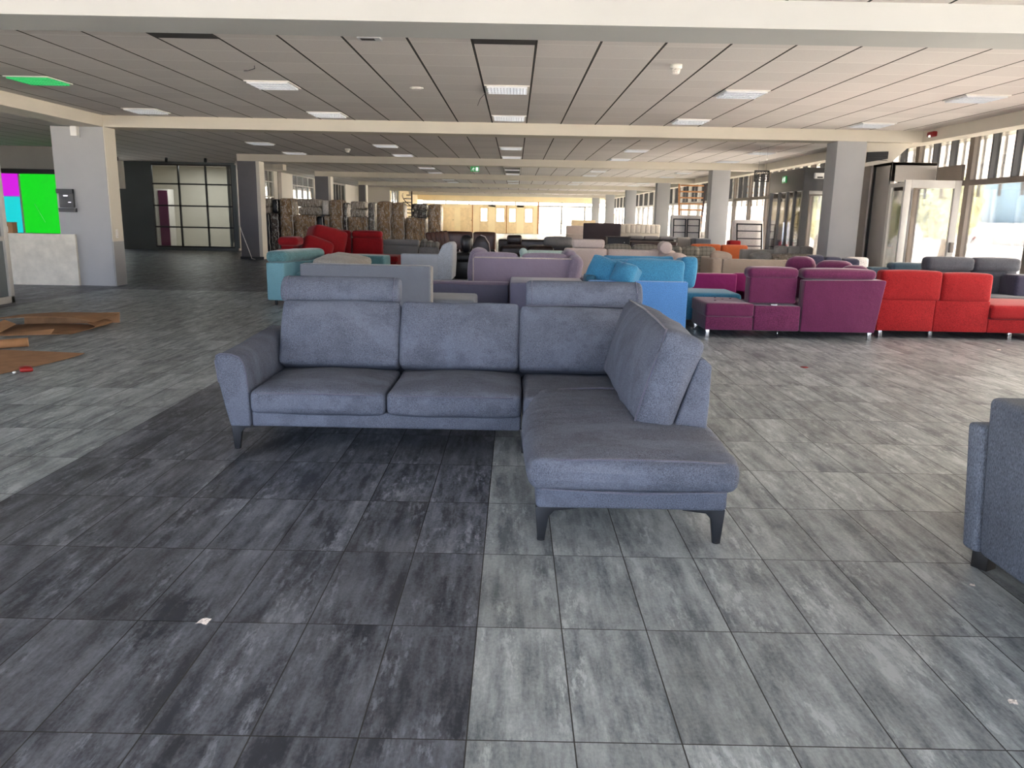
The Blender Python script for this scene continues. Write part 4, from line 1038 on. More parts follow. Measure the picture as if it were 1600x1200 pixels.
t = T_('long dark leather sofa with a button headrest and plush end cushion', 0.5, 20.3)
t.sb('base', 'dark_leather', -0.42, 1.5, 19.9, 20.8, 0.10, 0.45, 0.04)
t.sb('seat_cushion', 'dark_leather', -0.38, 0.30, 19.7, 20.4, 0.45, 0.70, 0.08, (0, 0, 0.03))
t.sb('seat_cushion', 'dark_leather', 0.32, 0.98, 19.7, 20.4, 0.45, 0.70, 0.08, (0, 0, 0.03))
t.sb('back', 'dark_leather', -0.42, 1.5, 20.5, 20.75, 0.4, 0.84, 0.05)
t.sb('headrest', 'dark_leather', -0.20, 0.18, 20.42, 20.6, 0.70, 0.95, 0.06, (0, 0.02, 0))
t.sb('end_cushion', 'taupe', 0.74, 1.48, 20.2, 20.5, 0.68, 0.92, 0.08, (0, 0.04, 0.02), label='plush grey-brown end cushion')
t.legs([(-0.35, 19.95), (1.42, 19.95)], 0.11, 'black')

# mint sofa
t = T_('pale mint sofa showing its rolled back beyond the mauve sofa', 0.48, 13.8)
t.sb('back', 'mint', 0.20, 0.86, 13.5, 13.7, 0.10, 0.86, 0.05)
t.part('rolled_end', Geo().tube([(0.15, 13.48, 0.82), (0.15, 13.78, 0.82)], 0.07, seg=16), 'mint')
t.sb('arm', 'mint', 0.10, 0.20, 13.5, 14.2, 0.10, 0.80, 0.03)
t.sb('seat', 'mint', 0.20, 0.86, 13.7, 14.2, 0.10, 0.45, 0.04)
t.legs([(0.16, 13.55), (0.8, 13.55)], 0.11, 'black')

# beige corner sofa
t = T_('pinkish beige corner sofa with a raised headrest and ball bolster', 2.0, 14.8)
t.sb('back', 'beige', 0.90, 1.66, 14.3, 14.52, 0.10, 0.88, 0.04)
t.sb('headrest', 'beige', 1.04, 1.62, 14.34, 14.50, 0.88, 1.04, 0.05)
t.sb('back', 'beige', 1.68, 2.60, 14.32, 14.54, 0.10, 0.87, 0.04)
t.sb('corner_back', 'beige', 2.55, 2.80, 14.2, 14.75, 0.10, 0.87, 0.10, (0.02, 0, 0.02), (0, 0, 0.9))
t.sb('corner_back', 'beige', 2.72, 3.05, 14.0, 14.4, 0.10, 0.82, 0.12, (0.02, 0, 0.02), (0, 0, 0.5))
t.sb('seat', 'beige', 0.95, 3.0, 14.54, 15.3, 0.10, 0.45, 0.05)
t.part('ball_bolster', Geo().tube([(2.70, 14.22, 0.92), (2.70, 14.24, 0.92), (2.70, 14.5, 0.92), (2.70, 14.54, 0.92)], 0.112, seg=20), 'beige', bevel=0.03)
t.legs([(0.98, 14.4), (2.9, 15.2)], 0.11, 'black')

# blue corner sofa with pillows
t = T_('azure blue corner sofa with a flat sky blue back panel', 1.8, 10.0)
bp = t.sb('back_panel', 'blue_panel', 0.88, 2.05, 9.30, 9.42, 0.06, 0.70, 0.012)
t.part('seam', Geo().box(2.052, 2.056, 9.32, 9.40, 0.08, 0.68), 'blue_deep', parent=bp)
t.sb('side_panel', 'blue_deep', 0.86, 0.98, 9.44, 9.85, 0.06, 0.75, 0.03)
t.sb('seat', 'blue', 1.0, 2.02, 9.44, 10.5, 0.10, 0.44, 0.04)
t.sb('chaise', 'blue', 1.06, 3.06, 10.55, 11.35, 0.10, 0.46, 0.05, (0, 0, 0.02), label='blue seat running out behind the plum sofa')
t.sb('back_cushion', 'blue', 1.13, 2.04, 9.46, 9.68, 0.46, 0.94, 0.05, (0.0, 0.05, 0.012), (-0.12, 0, 0), 0.012)
t.sb('back_cushion', 'blue', 1.08, 1.95, 9.66, 9.86, 0.48, 0.97, 0.045, (0.0, 0.04, 0.0), (-0.2, -0.02, 0), 0.012)
t.sb('back_cushion', 'blue', 2.0, 2.20, 9.55, 9.95, 0.60, 0.97, 0.05, (0.03, 0.01, 0.0), (-0.1, 0.08, 0), 0.01)
t.legs([(0.95, 9.4), (1.98, 9.38), (3.0, 11.25), (1.1, 11.25)], 0.11, 'black')
for (x, lab, y, sc) in ((1.12, 'plump azure pillow, left of the two on the blue sofa', 9.62, 1.0), (1.33, 'small azure pillow, right of the two on the blue sofa', 9.40, 0.7)):
    th = Thing('pillow', lab, 'pillow', (x, y, 0.68), group='pillows on the blue sofa')
    s = 0.20 * sc
    th.sb('cover', 'blue', x - s, x + s, y - 0.13, y + 0.13, 0.63, 0.63 + 0.30 * (0.5 + 0.5 * sc), 0.035, (0.0, 0.07, 0.0), (-0.35, 0.25, -0.5), 0.015)
    th.part('piping', Geo().tube([(x - s * .8, y - 0.1, 0.70), (x - s * .5, y - 0.12, 0.9), (x, y - 0.10, 0.95)], 0.005, seg=6), 'blue_panel')

# magenta sofa
t = T_('magenta sofa with a low square arm right of the blue cushions', 3.0, 12.0)
t.sb('arm', 'magenta', 2.30, 3.24, 11.5, 11.68, 0.10, 0.66, 0.025)
t.sb('back', 'magenta', 2.30, 2.83, 12.4, 12.6, 0.10, 0.80, 0.03)
t.sb('seat', 'magenta', 2.4, 3.5, 11.7, 12.4, 0.10, 0.44, 0.04)
t.sb('side_panel', 'magenta', 3.26, 3.60, 11.7, 11.85, 0.10, 0.66, 0.03)
t.legs([(2.4, 11.55), (3.2, 11.55), (2.4, 12.5), (3.45, 12.3)], 0.11, 'black')

# plum corner sofa
t = T_('plum corner sofa seen from behind with a tufted bench end on chrome legs', 3.4, 10.0)
bench = t.sb('bench_base', 'purple', 2.36, 2.94, 9.61, 10.38, 0.10, 0.265, 0.012)
g = Geo().soft(2.35, 2.945, 9.60, 10.40, 0.265, 0.43, 0.03, (0, 0, 0.012), n=10)
bc = t.part('bench_cushion', g, 'purple')
for (x, y) in ((2.52, 9.85), (2.65, 10.0), (2.78, 10.12), (2.60, 10.18)): t.part('button', Geo().soft(x - 0.014, x + 0.014, y - 0.014, y + 0.014, 0.432, 0.447, 0.007), 'purple', parent=bc)
t.sb('seat_box', 'purple', 2.95, 3.515, 9.61, 10.4, 0.10, 0.41, 0.02)
t.part('bracket', Geo().box(3.16, 3.24, 9.65, 9.69, 0.41, 0.425), 'chrome')
b1 = t.sb('backrest', 'purple', 2.89, 3.47, 9.68, 9.90, 0.43, 0.76, 0.025)
t.sb('headrest', 'purple', 2.86, 3.48, 9.66, 9.92, 0.735, 0.865, 0.055, (0, 0.01, 0.012), parent=b1)
t.part('back_panel', Geo().prism([(3.53, 0.10), (4.44, 0.10), (4.52, 0.735), (4.48, 0.745), (3.53, 0.725)], 1, 9.60, 9.78), 'purple', bevel=0.012)
t.sb('headrest', 'purple', 3.52, 4.42, 9.64, 9.90, 0.74, 0.86, 0.055, (0, 0.01, 0.014), label='long headrest')
t.sb('seat', 'purple', 3.56, 4.35, 9.80, 11.2, 0.10, 0.44, 0.04)
t.sb('wing_cushion', 'purple', 3.60, 3.95, 10.35, 10.62, 0.45, 0.96, 0.09, (0.02, 0.03, 0.02), (0, 0, -0.5))
t.sb('wing_cushion', 'purple', 3.88, 4.32, 10.05, 10.30, 0.45, 0.93, 0.09, (0.02, 0.03, 0.02), (0, 0, -0.5))
t.sb('wing_cushion', 'purple', 4.10, 4.42, 9.80, 10.05, 0.45, 0.885, 0.08, (0.02, 0.03, 0.02), (0, 0, -0.3))
t.sb('side_frame', 'purple', 4.34, 4.50, 9.80, 11.2, 0.10, 0.70, 0.03)
t.legs([(2.40, 9.66), (4.40, 9.66), (2.40, 10.32), (4.40, 11.1), (3.56, 11.1)], 0.105, 'chrome', 0.045)
t.part('leg', Geo().tube([(3.30, 9.75, 0), (3.30, 9.75, 0.1)], 0.008), 'chrome')

# red sofa
t = T_('bright red sofa seen from behind with a low bench end', 5.6, 10.4)
for n, (x0, x1, z) in enumerate(((4.60, 5.365, 0.845), (5.365, 6.0, 0.825))):
    t.sb('back', 'red', x0, x1, 9.90, 10.10, 0.47, z, 0.045, (0, 0.015, 0.012))
t.sb('base', 'red', 4.60, 5.31, 9.91, 10.9, 0.09, 0.485, 0.014)
t.sb('base', 'red', 5.312, 6.0, 9.91, 10.9, 0.09, 0.485, 0.014)
t.sb('bench_base', 'red', 6.005, 7.0, 9.91, 10.85, 0.09, 0.26, 0.012)
t.sb('bench_cushion', 'red', 6.02, 7.02, 9.88, 10.87, 0.26, 0.44, 0.04, (0, 0, 0.02))
t.legs([(4.68, 9.98), (5.37, 10.08), (6.32, 9.96), (6.92, 9.96), (4.7, 10.8), (6.9, 10.8)], 0.095, 'chrome', 0.045)

# charcoal sofa facing the camera
t = T_('charcoal sofa with two padded headrests before the right window', 6.7, 11.5)
for n, (x0, x1) in enumerate(((6.02, 6.70), (6.71, 7.38))):
    b = t.sb('backrest', 'charcoal', x0, x1, 11.62, 11.85, 0.42, 0.78, 0.05, (0, 0.02, 0.01))
    t.sb('headrest', 'charcoal', x0 - 0.01, x1 + 0.005, 11.56, 11.80, 0.76, 0.955, 0.06, (0, 0.01, 0.01), parent=b)
t.sb('seat', 'charcoal', 6.05, 7.40, 10.95, 11.62, 0.10, 0.44, 0.07, (0, 0, 0.02))
t.sb('arm', 'charcoal', 5.88, 6.04, 10.95, 11.85, 0.10, 0.52, 0.05)
t.sb('corner_cushion', 'navy', 7.10, 7.44, 11.2, 11.6, 0.42, 0.74, 0.05)
t.legs([(5.95, 11.0), (7.3, 11.0)], 0.11, 'black')

t = T_('slate teal sofa just left of the charcoal headrests', 6.0, 12.9)
t.sb('back', 'teal_dark', 5.95, 6.60, 12.5, 12.75, 0.10, 0.82, 0.06)
t.sb('back', 'teal_dark', 5.62, 5.95, 12.55, 12.75, 0.10, 0.74, 0.04)
t.sb('seat', 'teal_dark', 5.7, 6.6, 12.75, 13.3, 0.10, 0.44, 0.05)
t.legs([(5.7, 12.6), (6.5, 12.6)], 0.11, 'black')

t = T_('dark navy sofa with a channelled back beyond the plum sofa', 5.1, 13.3)
for n in range(3): t.sb('back_pad', 'navy', 4.78 + n * 0.285, 5.06 + n * 0.285, 12.98 - n * 0.02, 13.18, 0.42, 0.885 - n * 0.022, 0.05, (0.005, 0.02, 0.01))
t.sb('base', 'navy', 4.74, 5.60, 13.0, 13.8, 0.10, 0.44, 0.04)
t.legs([(4.8, 13.05), (5.5, 13.7)], 0.11, 'black')
t = T_('off-white sofa end showing right of the dark navy back', 5.8, 13.6)
t.sb('back', 'offwhite', 5.66, 6.0, 13.45, 13.65, 0.10, 0.85, 0.05)
t.sb('seat', 'offwhite', 5.66, 6.3, 13.66, 14.3, 0.10, 0.44, 0.05)
t.legs([(5.72, 13.5), (6.2, 14.2)], 0.11, 'black')

# sand sofa
t = T_('sand coloured sofa with a wide flat back across the middle right', 4.6, 14.9)
t.sb('back', 'sand', 3.80, 5.40, 14.50, 14.68, 0.10, 0.73, 0.02)
t.sb('arm', 'sand', 3.60, 3.80, 14.50, 15.4, 0.10, 0.74, 0.04)
t.sb('back_cushion', 'sand', 3.62, 4.02, 14.70, 14.90, 0.42, 0.84, 0.08, (0.01, 0.03, 0.02), (0, 0.15, 0))
t.sb('seat', 'sand', 3.82, 5.40, 14.70, 15.4, 0.10, 0.44, 0.04)
t.legs([(3.7, 14.6), (5.3, 14.6)], 0.11, 'black')

# plaid sofa
t = T_('grey plaid corner sofa in the middle of the hall', 3.3, 18.1)
t.sb('arm', 'plaid', 3.42, 4.25, 16.9, 17.1, 0.10, 0.66, 0.03)
t.sb('seat', 'plaid', 2.1, 4.3, 17.1, 18.1, 0.10, 0.48, 0.04)
t.sb('back', 'plaid', 2.02, 4.5, 18.3, 18.5, 0.10, 0.70, 0.04)
for n, x in enumerate((2.05, 2.68)): t.sb('back_cushion', 'plaid', x, x + 0.60, 18.08, 18.3, 0.46, 0.83, 0.07, (0.01, 0.03, 0.02))
for n, x in enumerate((3.35, 3.75, 4.1)): t.sb('back_cushion', 'plaid', x, x + 0.42, 17.9, 18.12, 0.46, 0.82, 0.07, (0.01, 0.03, 0.02), (0, 0, -0.5 + n * 0.2))
t.legs([(3.5, 17.0), (4.2, 17.0), (2.2, 18.4)], 0.11, 'black')

# orange sofa
t = T_('orange sofa left of the upright grey bed frame', 4.9, 19.4)
t.sb('back', 'orange', 4.22, 4.92, 19.0, 19.2, 0.40, 0.85, 0.05, (0, 0.01, 0.01))
t.sb('back', 'orange', 4.93, 5.56, 19.0, 19.2, 0.40, 0.84, 0.05, (0, 0.01, 0.01))
t.sb('base', 'orange', 4.22, 5.56, 19.02, 19.9, 0.10, 0.44, 0.03)
t.legs([(4.3, 19.1), (5.5, 19.1)], 0.11, 'black')
t = Thing('red_stool', 'small red stool behind the orange sofa', 'stool', (5.55, 20.4, 0))
t.sb('seat', 'red', 5.42, 5.72, 20.2, 20.5, 0.72, 0.92, 0.04)
t.legs([(5.46, 20.24), (5.68, 20.24), (5.46, 20.46), (5.68, 20.46)], 0.73, 'black', 0.03)

# film-wrapped sand sofa by the vestibule
t = T_('grey-beige sofa half covered in clear film before the vestibule', 5.4, 16.4)
t.sb('back', 'beige_grey', 4.70, 6.12, 16.5, 16.7, 0.10, 0.84, 0.04)
for n, x in enumerate((5.36, 5.62, 5.88)): t.sb('back_cushion', 'beige_grey', x, x + 0.26, 16.38, 16.56, 0.60, 0.92, 0.05, (0, 0.02, 0.01))
t.sb('seat', 'beige_grey', 4.70, 6.12, 15.85, 16.4, 0.10, 0.60, 0.04)
t.legs([(4.8, 15.95), (6.0, 15.95)], 0.11, 'black')
single('plastic_sheet', Geo().soft(5.15, 6.05, 15.80, 16.35, 0.61, 0.76, 0.06, (0, 0, 0.02), wob=0.03), 'wrap_pale', 'crumpled clear film heaped on the grey-beige sofa', 'plastic sheet', (5.6, 16.1, 0.61))
single('paper_heap', Geo().soft(4.80, 5.13, 15.85, 16.3, 0.61, 0.78, 0.06, (0, 0, 0.03), (0, -0.3, 0), 0.03), 'beige_grey', 'crumpled beige cover left of the clear film', 'cover', (4.95, 16.1, 0.61))

# beds, headboards, dark cabinets
t = Thing('headboard', 'dark chocolate upright headboard panel left of the cream one', 'headboard', (2.66, 24.5, 0))
t.sb('panel', 'choc', 2.09, 3.24, 24.5, 24.6, 0.05, 1.25, 0.03, (0, 0, 0.01))
t.part('foot', Geo().box(2.2, 2.3, 24.4, 24.8, 0, 0.05).box(3.0, 3.1, 24.4, 24.8, 0, 0.05), 'black')
t = Thing('headboard', 'cream tufted headboard right of the chocolate panel', 'headboard', (4.05, 26.0, 0))
hb = t.sb('panel', 'cream_pad', 3.42, 4.70, 26.0, 26.12, 0.05, 1.24, 0.03)
for k in range(8):
    x = 3.42 + 0.16 * (k + 0.5)
    t.sb('tuft', 'cream_pad', x - 0.078, x + 0.078, 25.95, 26.02, 0.95, 1.22, 0.03, parent=hb)
t.part('foot', Geo().box(3.6, 3.7, 25.9, 26.3, 0, 0.05).box(4.4, 4.5, 25.9, 26.3, 0, 0.05), 'black')
t = Thing('cabinet', 'low black cabinet before the chocolate headboard', 'cabinet', (2.86, 22.2, 0))
t.part('body', Geo().box(2.56, 3.17, 22.0, 22.5, 0.05, 0.90), 'black', bevel=0.01)
t.part('top', Geo().box(2.54, 3.19, 21.98, 22.52, 0.90, 0.92), 'choc')
t.part('knob', Geo().soft(3.0, 3.03, 21.97, 22.0, 0.75, 0.78, 0.01), 'chrome')
t.part('plinth', Geo().box(2.6, 3.13, 22.05, 22.45, 0, 0.05), 'black')
t = T_('dark brown sofa with pale draped cushions below the cream headboard', 3.8, 22.9)
t.sb('seat', 'dark_leather', 3.22, 4.55, 22.3, 22.8, 0.10, 0.80, 0.05)
t.sb('back', 'dark_leather', 3.22, 4.55, 22.8, 23.0, 0.10, 0.86, 0.05)
for n in range(3): t.sb('cushion_pad', 'taupe', 3.24 + n * 0.44, 3.66 + n * 0.44, 22.74, 22.95, 0.84, 0.93, 0.04, (0, 0, 0.01))
t.legs([(3.3, 22.4), (4.45, 22.4)], 0.11, 'black')
t = T_('grey-green sofa left of the second right pillar', 4.9, 23.0)
t.sb('back', 'beige_grey', 4.62, 5.0, 22.75, 22.95, 0.10, 0.92, 0.05)
t.sb('arm', 'charcoal', 5.02, 5.5, 22.3, 22.9, 0.10, 0.90, 0.06)
t.sb('seat', 'beige_grey', 4.62, 5.0, 22.3, 22.75, 0.10, 0.6, 0.05)
t.legs([(4.7, 22.4), (5.4, 22.4)], 0.11, 'black')

def upright_bed(label, x0, x1, y, z0, z1, lean, panels, name='bed_frame'):
    t = Thing(name, label, 'bed', ((x0 + x1) / 2, y, 0))
    dy = lean
    piv = ((x0 + x1) / 2, y, z0); R = (-lean, 0, 0)
    def bx(g, a, b, c, d, e, f): return g.box(a, b, c, d, e, f, R, piv)
    # mattress behind
    m = Geo().soft(x0 - 0.04, x1 + 0.04, y + 0.09, y + 0.30, z0, z1 + 0.12, 0.05)
    mm = Euler(R).to_matrix(); P0 = Vector(piv)
    m.v = [mm @ (v - P0) + P0 for v in m.v]
    t.part('mattress', m, 'offwhite')
    w = (x1 - x0) / panels
    for k in range(panels):
        a, b = x0 + k * w + 0.015, x0 + (k + 1) * w - 0.015
        g = Geo(); bx(g, a, a + 0.03, y, y + 0.04, z0, z1); bx(g, b - 0.03, b, y, y + 0.04, z0, z1); bx(g, a, b, y, y + 0.04, z1 - 0.03, z1); bx(g, a, b, y, y + 0.04, z0, z0 + 0.03)
        fr = t.part('frame', g, 'black')
        for q in range(1, 7):
            z = z0 + (z1 - z0) * q / 7; g = Geo(); bx(g, a + 0.03, b - 0.03, y + 0.005, y + 0.03, z - 0.012, z + 0.012); t.part('slat', g, 'frame_dark', parent=fr)
    return t
upright_bed('double upright slatted bed base with black frames beside the second pillar', 4.78, 5.62, 24.2, 0.02, 1.45, 0.12, 2)
upright_bed('single upright slatted bed base leaning by the right glazing', 5.72, 6.42, 20.5, 0.02, 1.38, 0.22, 1)
t = Thing('tufted_pad', 'white tufted pad beside the double upright bed base', 'headboard', (5.9, 25.6, 0))
pd = t.sb('panel', 'offwhite', 5.75, 6.25, 25.5, 25.62, 0.0, 1.05, 0.03)
for k in range(3):
    for q in range(3): t.sb('tuft', 'offwhite', 5.78 + k * 0.15, 5.92 + k * 0.15, 25.46, 25.52, 0.6 + q * 0.15, 0.74 + q * 0.15, 0.03, parent=pd)
single('draped_cover', Geo().soft(6.50, 6.74, 20.2, 20.45, 0.0, 1.35, 0.08, (0, 0, 0), (0, 0.12, 0), 0.03), 'navy', 'dark draped cover leaning right of the single bed base', 'cover', (6.6, 20.3, 0))

# timber lattice stair behind the second pillar
t = Thing('wooden_stair', 'open wooden stair frame rising behind the right pillars', 'stair', (6.8, 30.5, 0))
t.part('stringer', Geo().box(6.08, 6.14, 30.0, 30.06, 0.02, 2.7, (0, -0.05, 0)), 'wood')
t.part('stringer', Geo().box(6.92, 6.98, 30.0, 30.06, 0.02, 2.7, (0, 0.06, 0)), 'choc', label='dark stringer')
for k in range(12):
    z = 0.2 + k * 0.22
    t.part('tread', Geo().box(6.12, 6.95, 29.96, 30.14, z, z + 0.05), 'wood')
single('wooden_pole', Geo().tube([(7.45, 30.0, 0), (7.2, 30.05, 2.7)], 0.03, seg=8), 'wood', 'long wooden pole leaning right of the stair', 'pole', (7.45, 30, 0))
single('handrail', Geo().tube([(6.3, 58.0, 0.9), (7.2, 58.0, 1.7)], 0.05, seg=8).box(6.3, 6.36, 57.97, 58.03, 0, 0.9).box(7.1, 7.16, 57.97, 58.03, 0, 1.62), 'wood_pale', 'pale slanting handrail far away between the right pillars', 'handrail', (6.3, 58, 0))
# far-left spiral
t = Thing('spiral_stair', 'dark curved spiral stair at the far left end', 'stair', (-7.2, 56.0, 0))
for k in range(11):
    a = k * 0.42; z = 0.25 + k * 0.24
    t.part('tread', Geo().prism([(-7.2, 56.0), (-7.2 + 0.62 * math.cos(a), 56 + 0.62 * math.sin(a)), (-7.2 + 0.62 * math.cos(a + .42), 56 + 0.62 * math.sin(a + .42))], 2, z, z + 0.06), 'choc')
t.part('post', Geo().tube([(-7.2, 56, 0), (-7.2, 56, 3.0)], 0.05), 'choc')
t.part('handrail', Geo().tube([(-7.2 + 0.64 * math.cos(k * .21), 56 + 0.64 * math.sin(k * .21), 1.1 + k * 0.1) for k in range(18)], 0.03, seg=6), 'choc')

# far furniture glimpsed before the end wall
t = T_('pale low sofa far away before the bright far windows', 4.3, 45.0)
t.sb('seat', 'beige', 2.9, 5.2, 44.5, 45.4, 0.10, 0.5, 0.05)
t.sb('back', 'beige', 2.9, 5.2, 45.4, 45.6, 0.10, 0.95, 0.05)
t.legs([(3.0, 44.6), (5.1, 44.6)], 0.11, 'black')
t = Thing('display_board', 'pale yellow board leaning far away near the far windows', 'board', (4.2, 50.0, 0))
t.part('panel', Geo().box(3.5, 5.0, 50.0, 50.05, 0.3, 1.25, (0, -0.0, 0)), 'wood_pale')
t.part('foot', Geo().box(3.7, 3.8, 49.8, 50.3, 0, 0.3).box(4.7, 4.8, 49.8, 50.3, 0, 0.3), 'wood_pale')

# ------------------------------------------------------------------ film-wrapped furniture standing on end
YW = 28.0
def wrap(name, label, mat, x0, x1, y0, y1, z0, z1, r=0.06, crown=(0, 0.02, 0.01), wob=0.012, strip=None, group='film-wrapped furniture', cat='wrapped furniture'):
    t = Thing(name, label, cat, ((x0 + x1) / 2, (y0 + y1) / 2, z0), group=group)
    b = t.sb('body', mat, x0, x1, y0, y1, z0, z1, r, crown, None, wob)
    pts = []
    for k in range(9):
        z = z0 + 0.05 + (z1 - z0 - 0.08) * k / 8
        pts.append((x1 - 0.02 + 0.015 * math.sin(k * 2.3), y0 - 0.01, z))
    t.part('film_edge', Geo().tube(pts, 0.012, seg=5), 'film', label='gathered edge of the clear film')
    return t
M['film'] = simple('clear_film', rgb(215, 208, 196), 0.2, 0, 0.1, 20, 0.8, 30, 0.8, 0.6)
wrap('wrapped_sofa', 'narrow silver-wrapped sofa on end at the left of the stacks', 'wrap_grey', -8.88, -8.72, YW, YW + 0.8, 0, 1.34)
wrap('wrapped_sofa', 'narrow black sofa on end at the left of the stacks', 'black_leather', -8.70, -8.57, YW, YW + 0.8, 0, 1.34)
wrap('wrapped_sofa', 'dark brown sofa on end below the black block', 'wrap_dark', -8.55, -8.26, YW, YW + 0.8, 0, 1.36)
wrap('wrapped_block', 'upper pale wrapped block on the leftmost stack', 'wrap_pale', -8.88, -8.50, YW, YW + 0.7, 1.60, 1.86)
wrap('wrapped_block', 'lower pale wrapped block on the leftmost stack', 'wrap_pale', -8.88, -8.52, YW, YW + 0.7, 1.35, 1.59)
wrap('wrapped_block', 'black block between the pale blocks and the first tall parcel', 'black_leather', -8.46, -8.25, YW, YW + 0.7, 1.37, 1.83)
wrap('wrapped_sofa', 'first tall brown film-wrapped sofa standing on end', 'wrap_brown', -8.22, -7.74, YW, YW + 0.85, 0, 1.87, 0.1)
wrap('wrapped_sofa', 'wide brown film-wrapped sofa under two pale blocks left of centre', 'wrap_brown', -7.70, -6.95, YW, YW + 0.85, 0, 1.32)
wrap('wrapped_block', 'upper of two pale wrapped cushions above the first wide parcel', 'wrap_pale', -7.58, -6.80, YW, YW + 0.7, 1.60, 1.86)
wrap('wrapped_block', 'lower of two pale wrapped cushions above the first wide parcel', 'wrap_pale', -7.56, -6.78, YW, YW + 0.7, 1.33, 1.59)
wrap('wrapped_sofa', 'narrow black sofa end between the wide parcel and the second tall one', 'black_leather', -6.92, -6.70, YW, YW + 0.8, 0, 1.28)
wrap('wrapped_block', 'small bright wrapped block left of the second tall parcel', 'film', -6.74, -6.50, YW, YW + 0.6, 1.33, 1.82)
wrap('wrapped_sofa', 'brown parcel filling the gap below the bright block', 'wrap_brown', -6.68, -6.50, YW, YW + 0.8, 0, 1.32)
wrap('wrapped_sofa', 'second tall brown film-wrapped sofa standing on end', 'wrap_brown', -6.47, -6.02, YW, YW + 0.85, 0, 1.85, 0.09)
wrap('wrapped_sofa', 'dark narrow wrapped sofa right of the second tall parcel', 'wrap_dark', -6.00, -5.86, YW, YW + 0.8, 0, 1.76)
wrap('wrapped_sofa', 'second wide brown film-wrapped sofa below two pale cushions', 'wrap_brown', -5.84, -5.16, YW, YW + 0.85, 0, 1.28)
wrap('wrapped_block', 'upper of two pale wrapped cushions above the second wide parcel', 'wrap_pale', -5.74, -5.22, YW, YW + 0.7, 1.56, 1.81)
wrap('wrapped_block', 'lower of two pale wrapped cushions above the second wide parcel', 'wrap_pale', -5.75, -5.24, YW, YW + 0.7, 1.29, 1.55)
wrap('wrapped_sofa', 'grey wrapped upright piece with glints left of the third tall parcel', 'wrap_grey', -5.13, -4.90, YW, YW + 0.8, 0, 1.78)
wrap('wrapped_sofa', 'third tall brown film-wrapped sofa with a rounded top', 'wrap_brown', -4.84, -4.34, YW, YW + 0.85, 0, 1.83, 0.14)
wrap('wrapped_sofa', 'fourth tall brown film-wrapped sofa beside the third', 'wrap_brown', -4.31, -3.86, YW, YW + 0.85, 0, 1.80, 0.12)
wrap('wrapped_sofa', 'brown film-wrapped sofa under the two dark wrapped cushions', 'wrap_brown', -3.83, -3.12, YW, YW + 0.85, 0, 1.29)
wrap('wrapped_block', 'upper dark wrapped cushion near the right of the stacks', 'wrap_dark', -3.62, -3.08, YW, YW + 0.6, 1.54, 1.77)
wrap('wrapped_block', 'lower dark wrapped cushion near the right of the stacks', 'wrap_dark', -3.60, -3.08, YW, YW + 0.6, 1.30, 1.53)
wrap('wrapped_sofa', 'rightmost tall brown film-wrapped sofa standing on end', 'wrap_brown', -3.05, -2.58, YW, YW + 0.85, 0, 1.76, 0.09)

# ------------------------------------------------------------------ cardboard and litter on the floor
def sheet(fn, nu, nv, th=0.004):
    g = Geo(); v = []
    for s in (0, 1):
        for i in range(nu + 1):
            for j in range(nv + 1):
                p = Vector(fn(i / nu, j / nv)); p.z += th * s + 0.001; v.append(p)
    N = (nu + 1) * (nv + 1); f = []
    for i in range(nu):
        for j in range(nv):
            a = i * (nv + 1) + j; q = [a, a + nv + 1, a + nv + 2, a + 1]
            f.append(q[::-1]); f.append([N + k for k in q])
    per = [i * (nv + 1) for i in range(nu + 1)] + [nu * (nv + 1) + j for j in range(1, nv + 1)] + [i * (nv + 1) + nv for i in range(nu - 1, -1, -1)] + [j for j in range(nv - 1, 0, -1)]
    for k in range(len(per)):
        a, b = per[k], per[(k + 1) % len(per)]; f.append([a, b, N + b, N + a])
    return g.add(v, f, False)
t = Thing('folded_cardboard', 'crumpled folded cardboard box lying open at the far left', 'cardboard', (-5.7, 9.3, 0))
t.part('lower_sheet', sheet(lambda u, v: (-6.3 + 1.25 * u, 8.65 + 0.25 * u + 0.7 * v, 0.004 + 0.03 * v * math.sin(u * 3)), 10, 6), 'card')
t.part('upper_sheet', sheet(lambda u, v: (-6.0 + 1.0 * u, 8.95 + 0.35 * u + 0.62 * v, 0.15 - 0.02 * v + 0.015 * math.sin(u * 4) - 0.05 * max(0, u - 0.8) * 5 * (1 - v)), 12, 6), 'card')
t.part('back_wall', sheet(lambda u, v: (-6.0 + 1.0 * u, 9.57 + 0.35 * u + 0.02 * v, 0.004 + 0.125 * v), 12, 3), 'card')
t.part('curled_end', sheet(lambda u, v: (-5.06 + 0.10 * math.sin(u * math.pi), 9.25 + 0.42 * v, 0.005 + 0.08 * u), 10, 4), 'card')
t.part('flap', sheet(lambda u, v: (-6.02 + 0.16 * u + 0.1 * v, 8.78 + 0.3 * v - 0.05 * u, 0.02 + 0.11 * v - 0.04 * u), 4, 4), 'card')
t.part('front_strip', sheet(lambda u, v: (-5.72 + 0.50 * u, 8.62 + 0.16 * u + 0.08 * v, 0.015 + 0.05 * v * u), 6, 3), 'card')
t = Thing('cardboard_sheet', 'flat brown cardboard sheet at the left edge with a red scrap on it', 'cardboard', (-4.6, 7.2, 0))
def cs(u, v):
    x = -5.6 + (1.16 + 0.22 * v) * u
    y0 = 6.42 + 0.12 * u; y1 = 7.75 - 0.12 * u ** 3
    return (x, y0 + (y1 - y0) * v, 0.003 + 0.006 * (1 + math.sin(u * 5)) * v + (0.03 * max(0, v - 0.8) * 5 if 0.5 < u else 0) * (u - 0.5))
t.part('sheet', sheet(cs, 14, 8), 'card')
t = Thing('cardboard_roll', 'pale brown cardboard edge roll beside the flat sheet', 'cardboard', (-5.3, 7.9, 0))
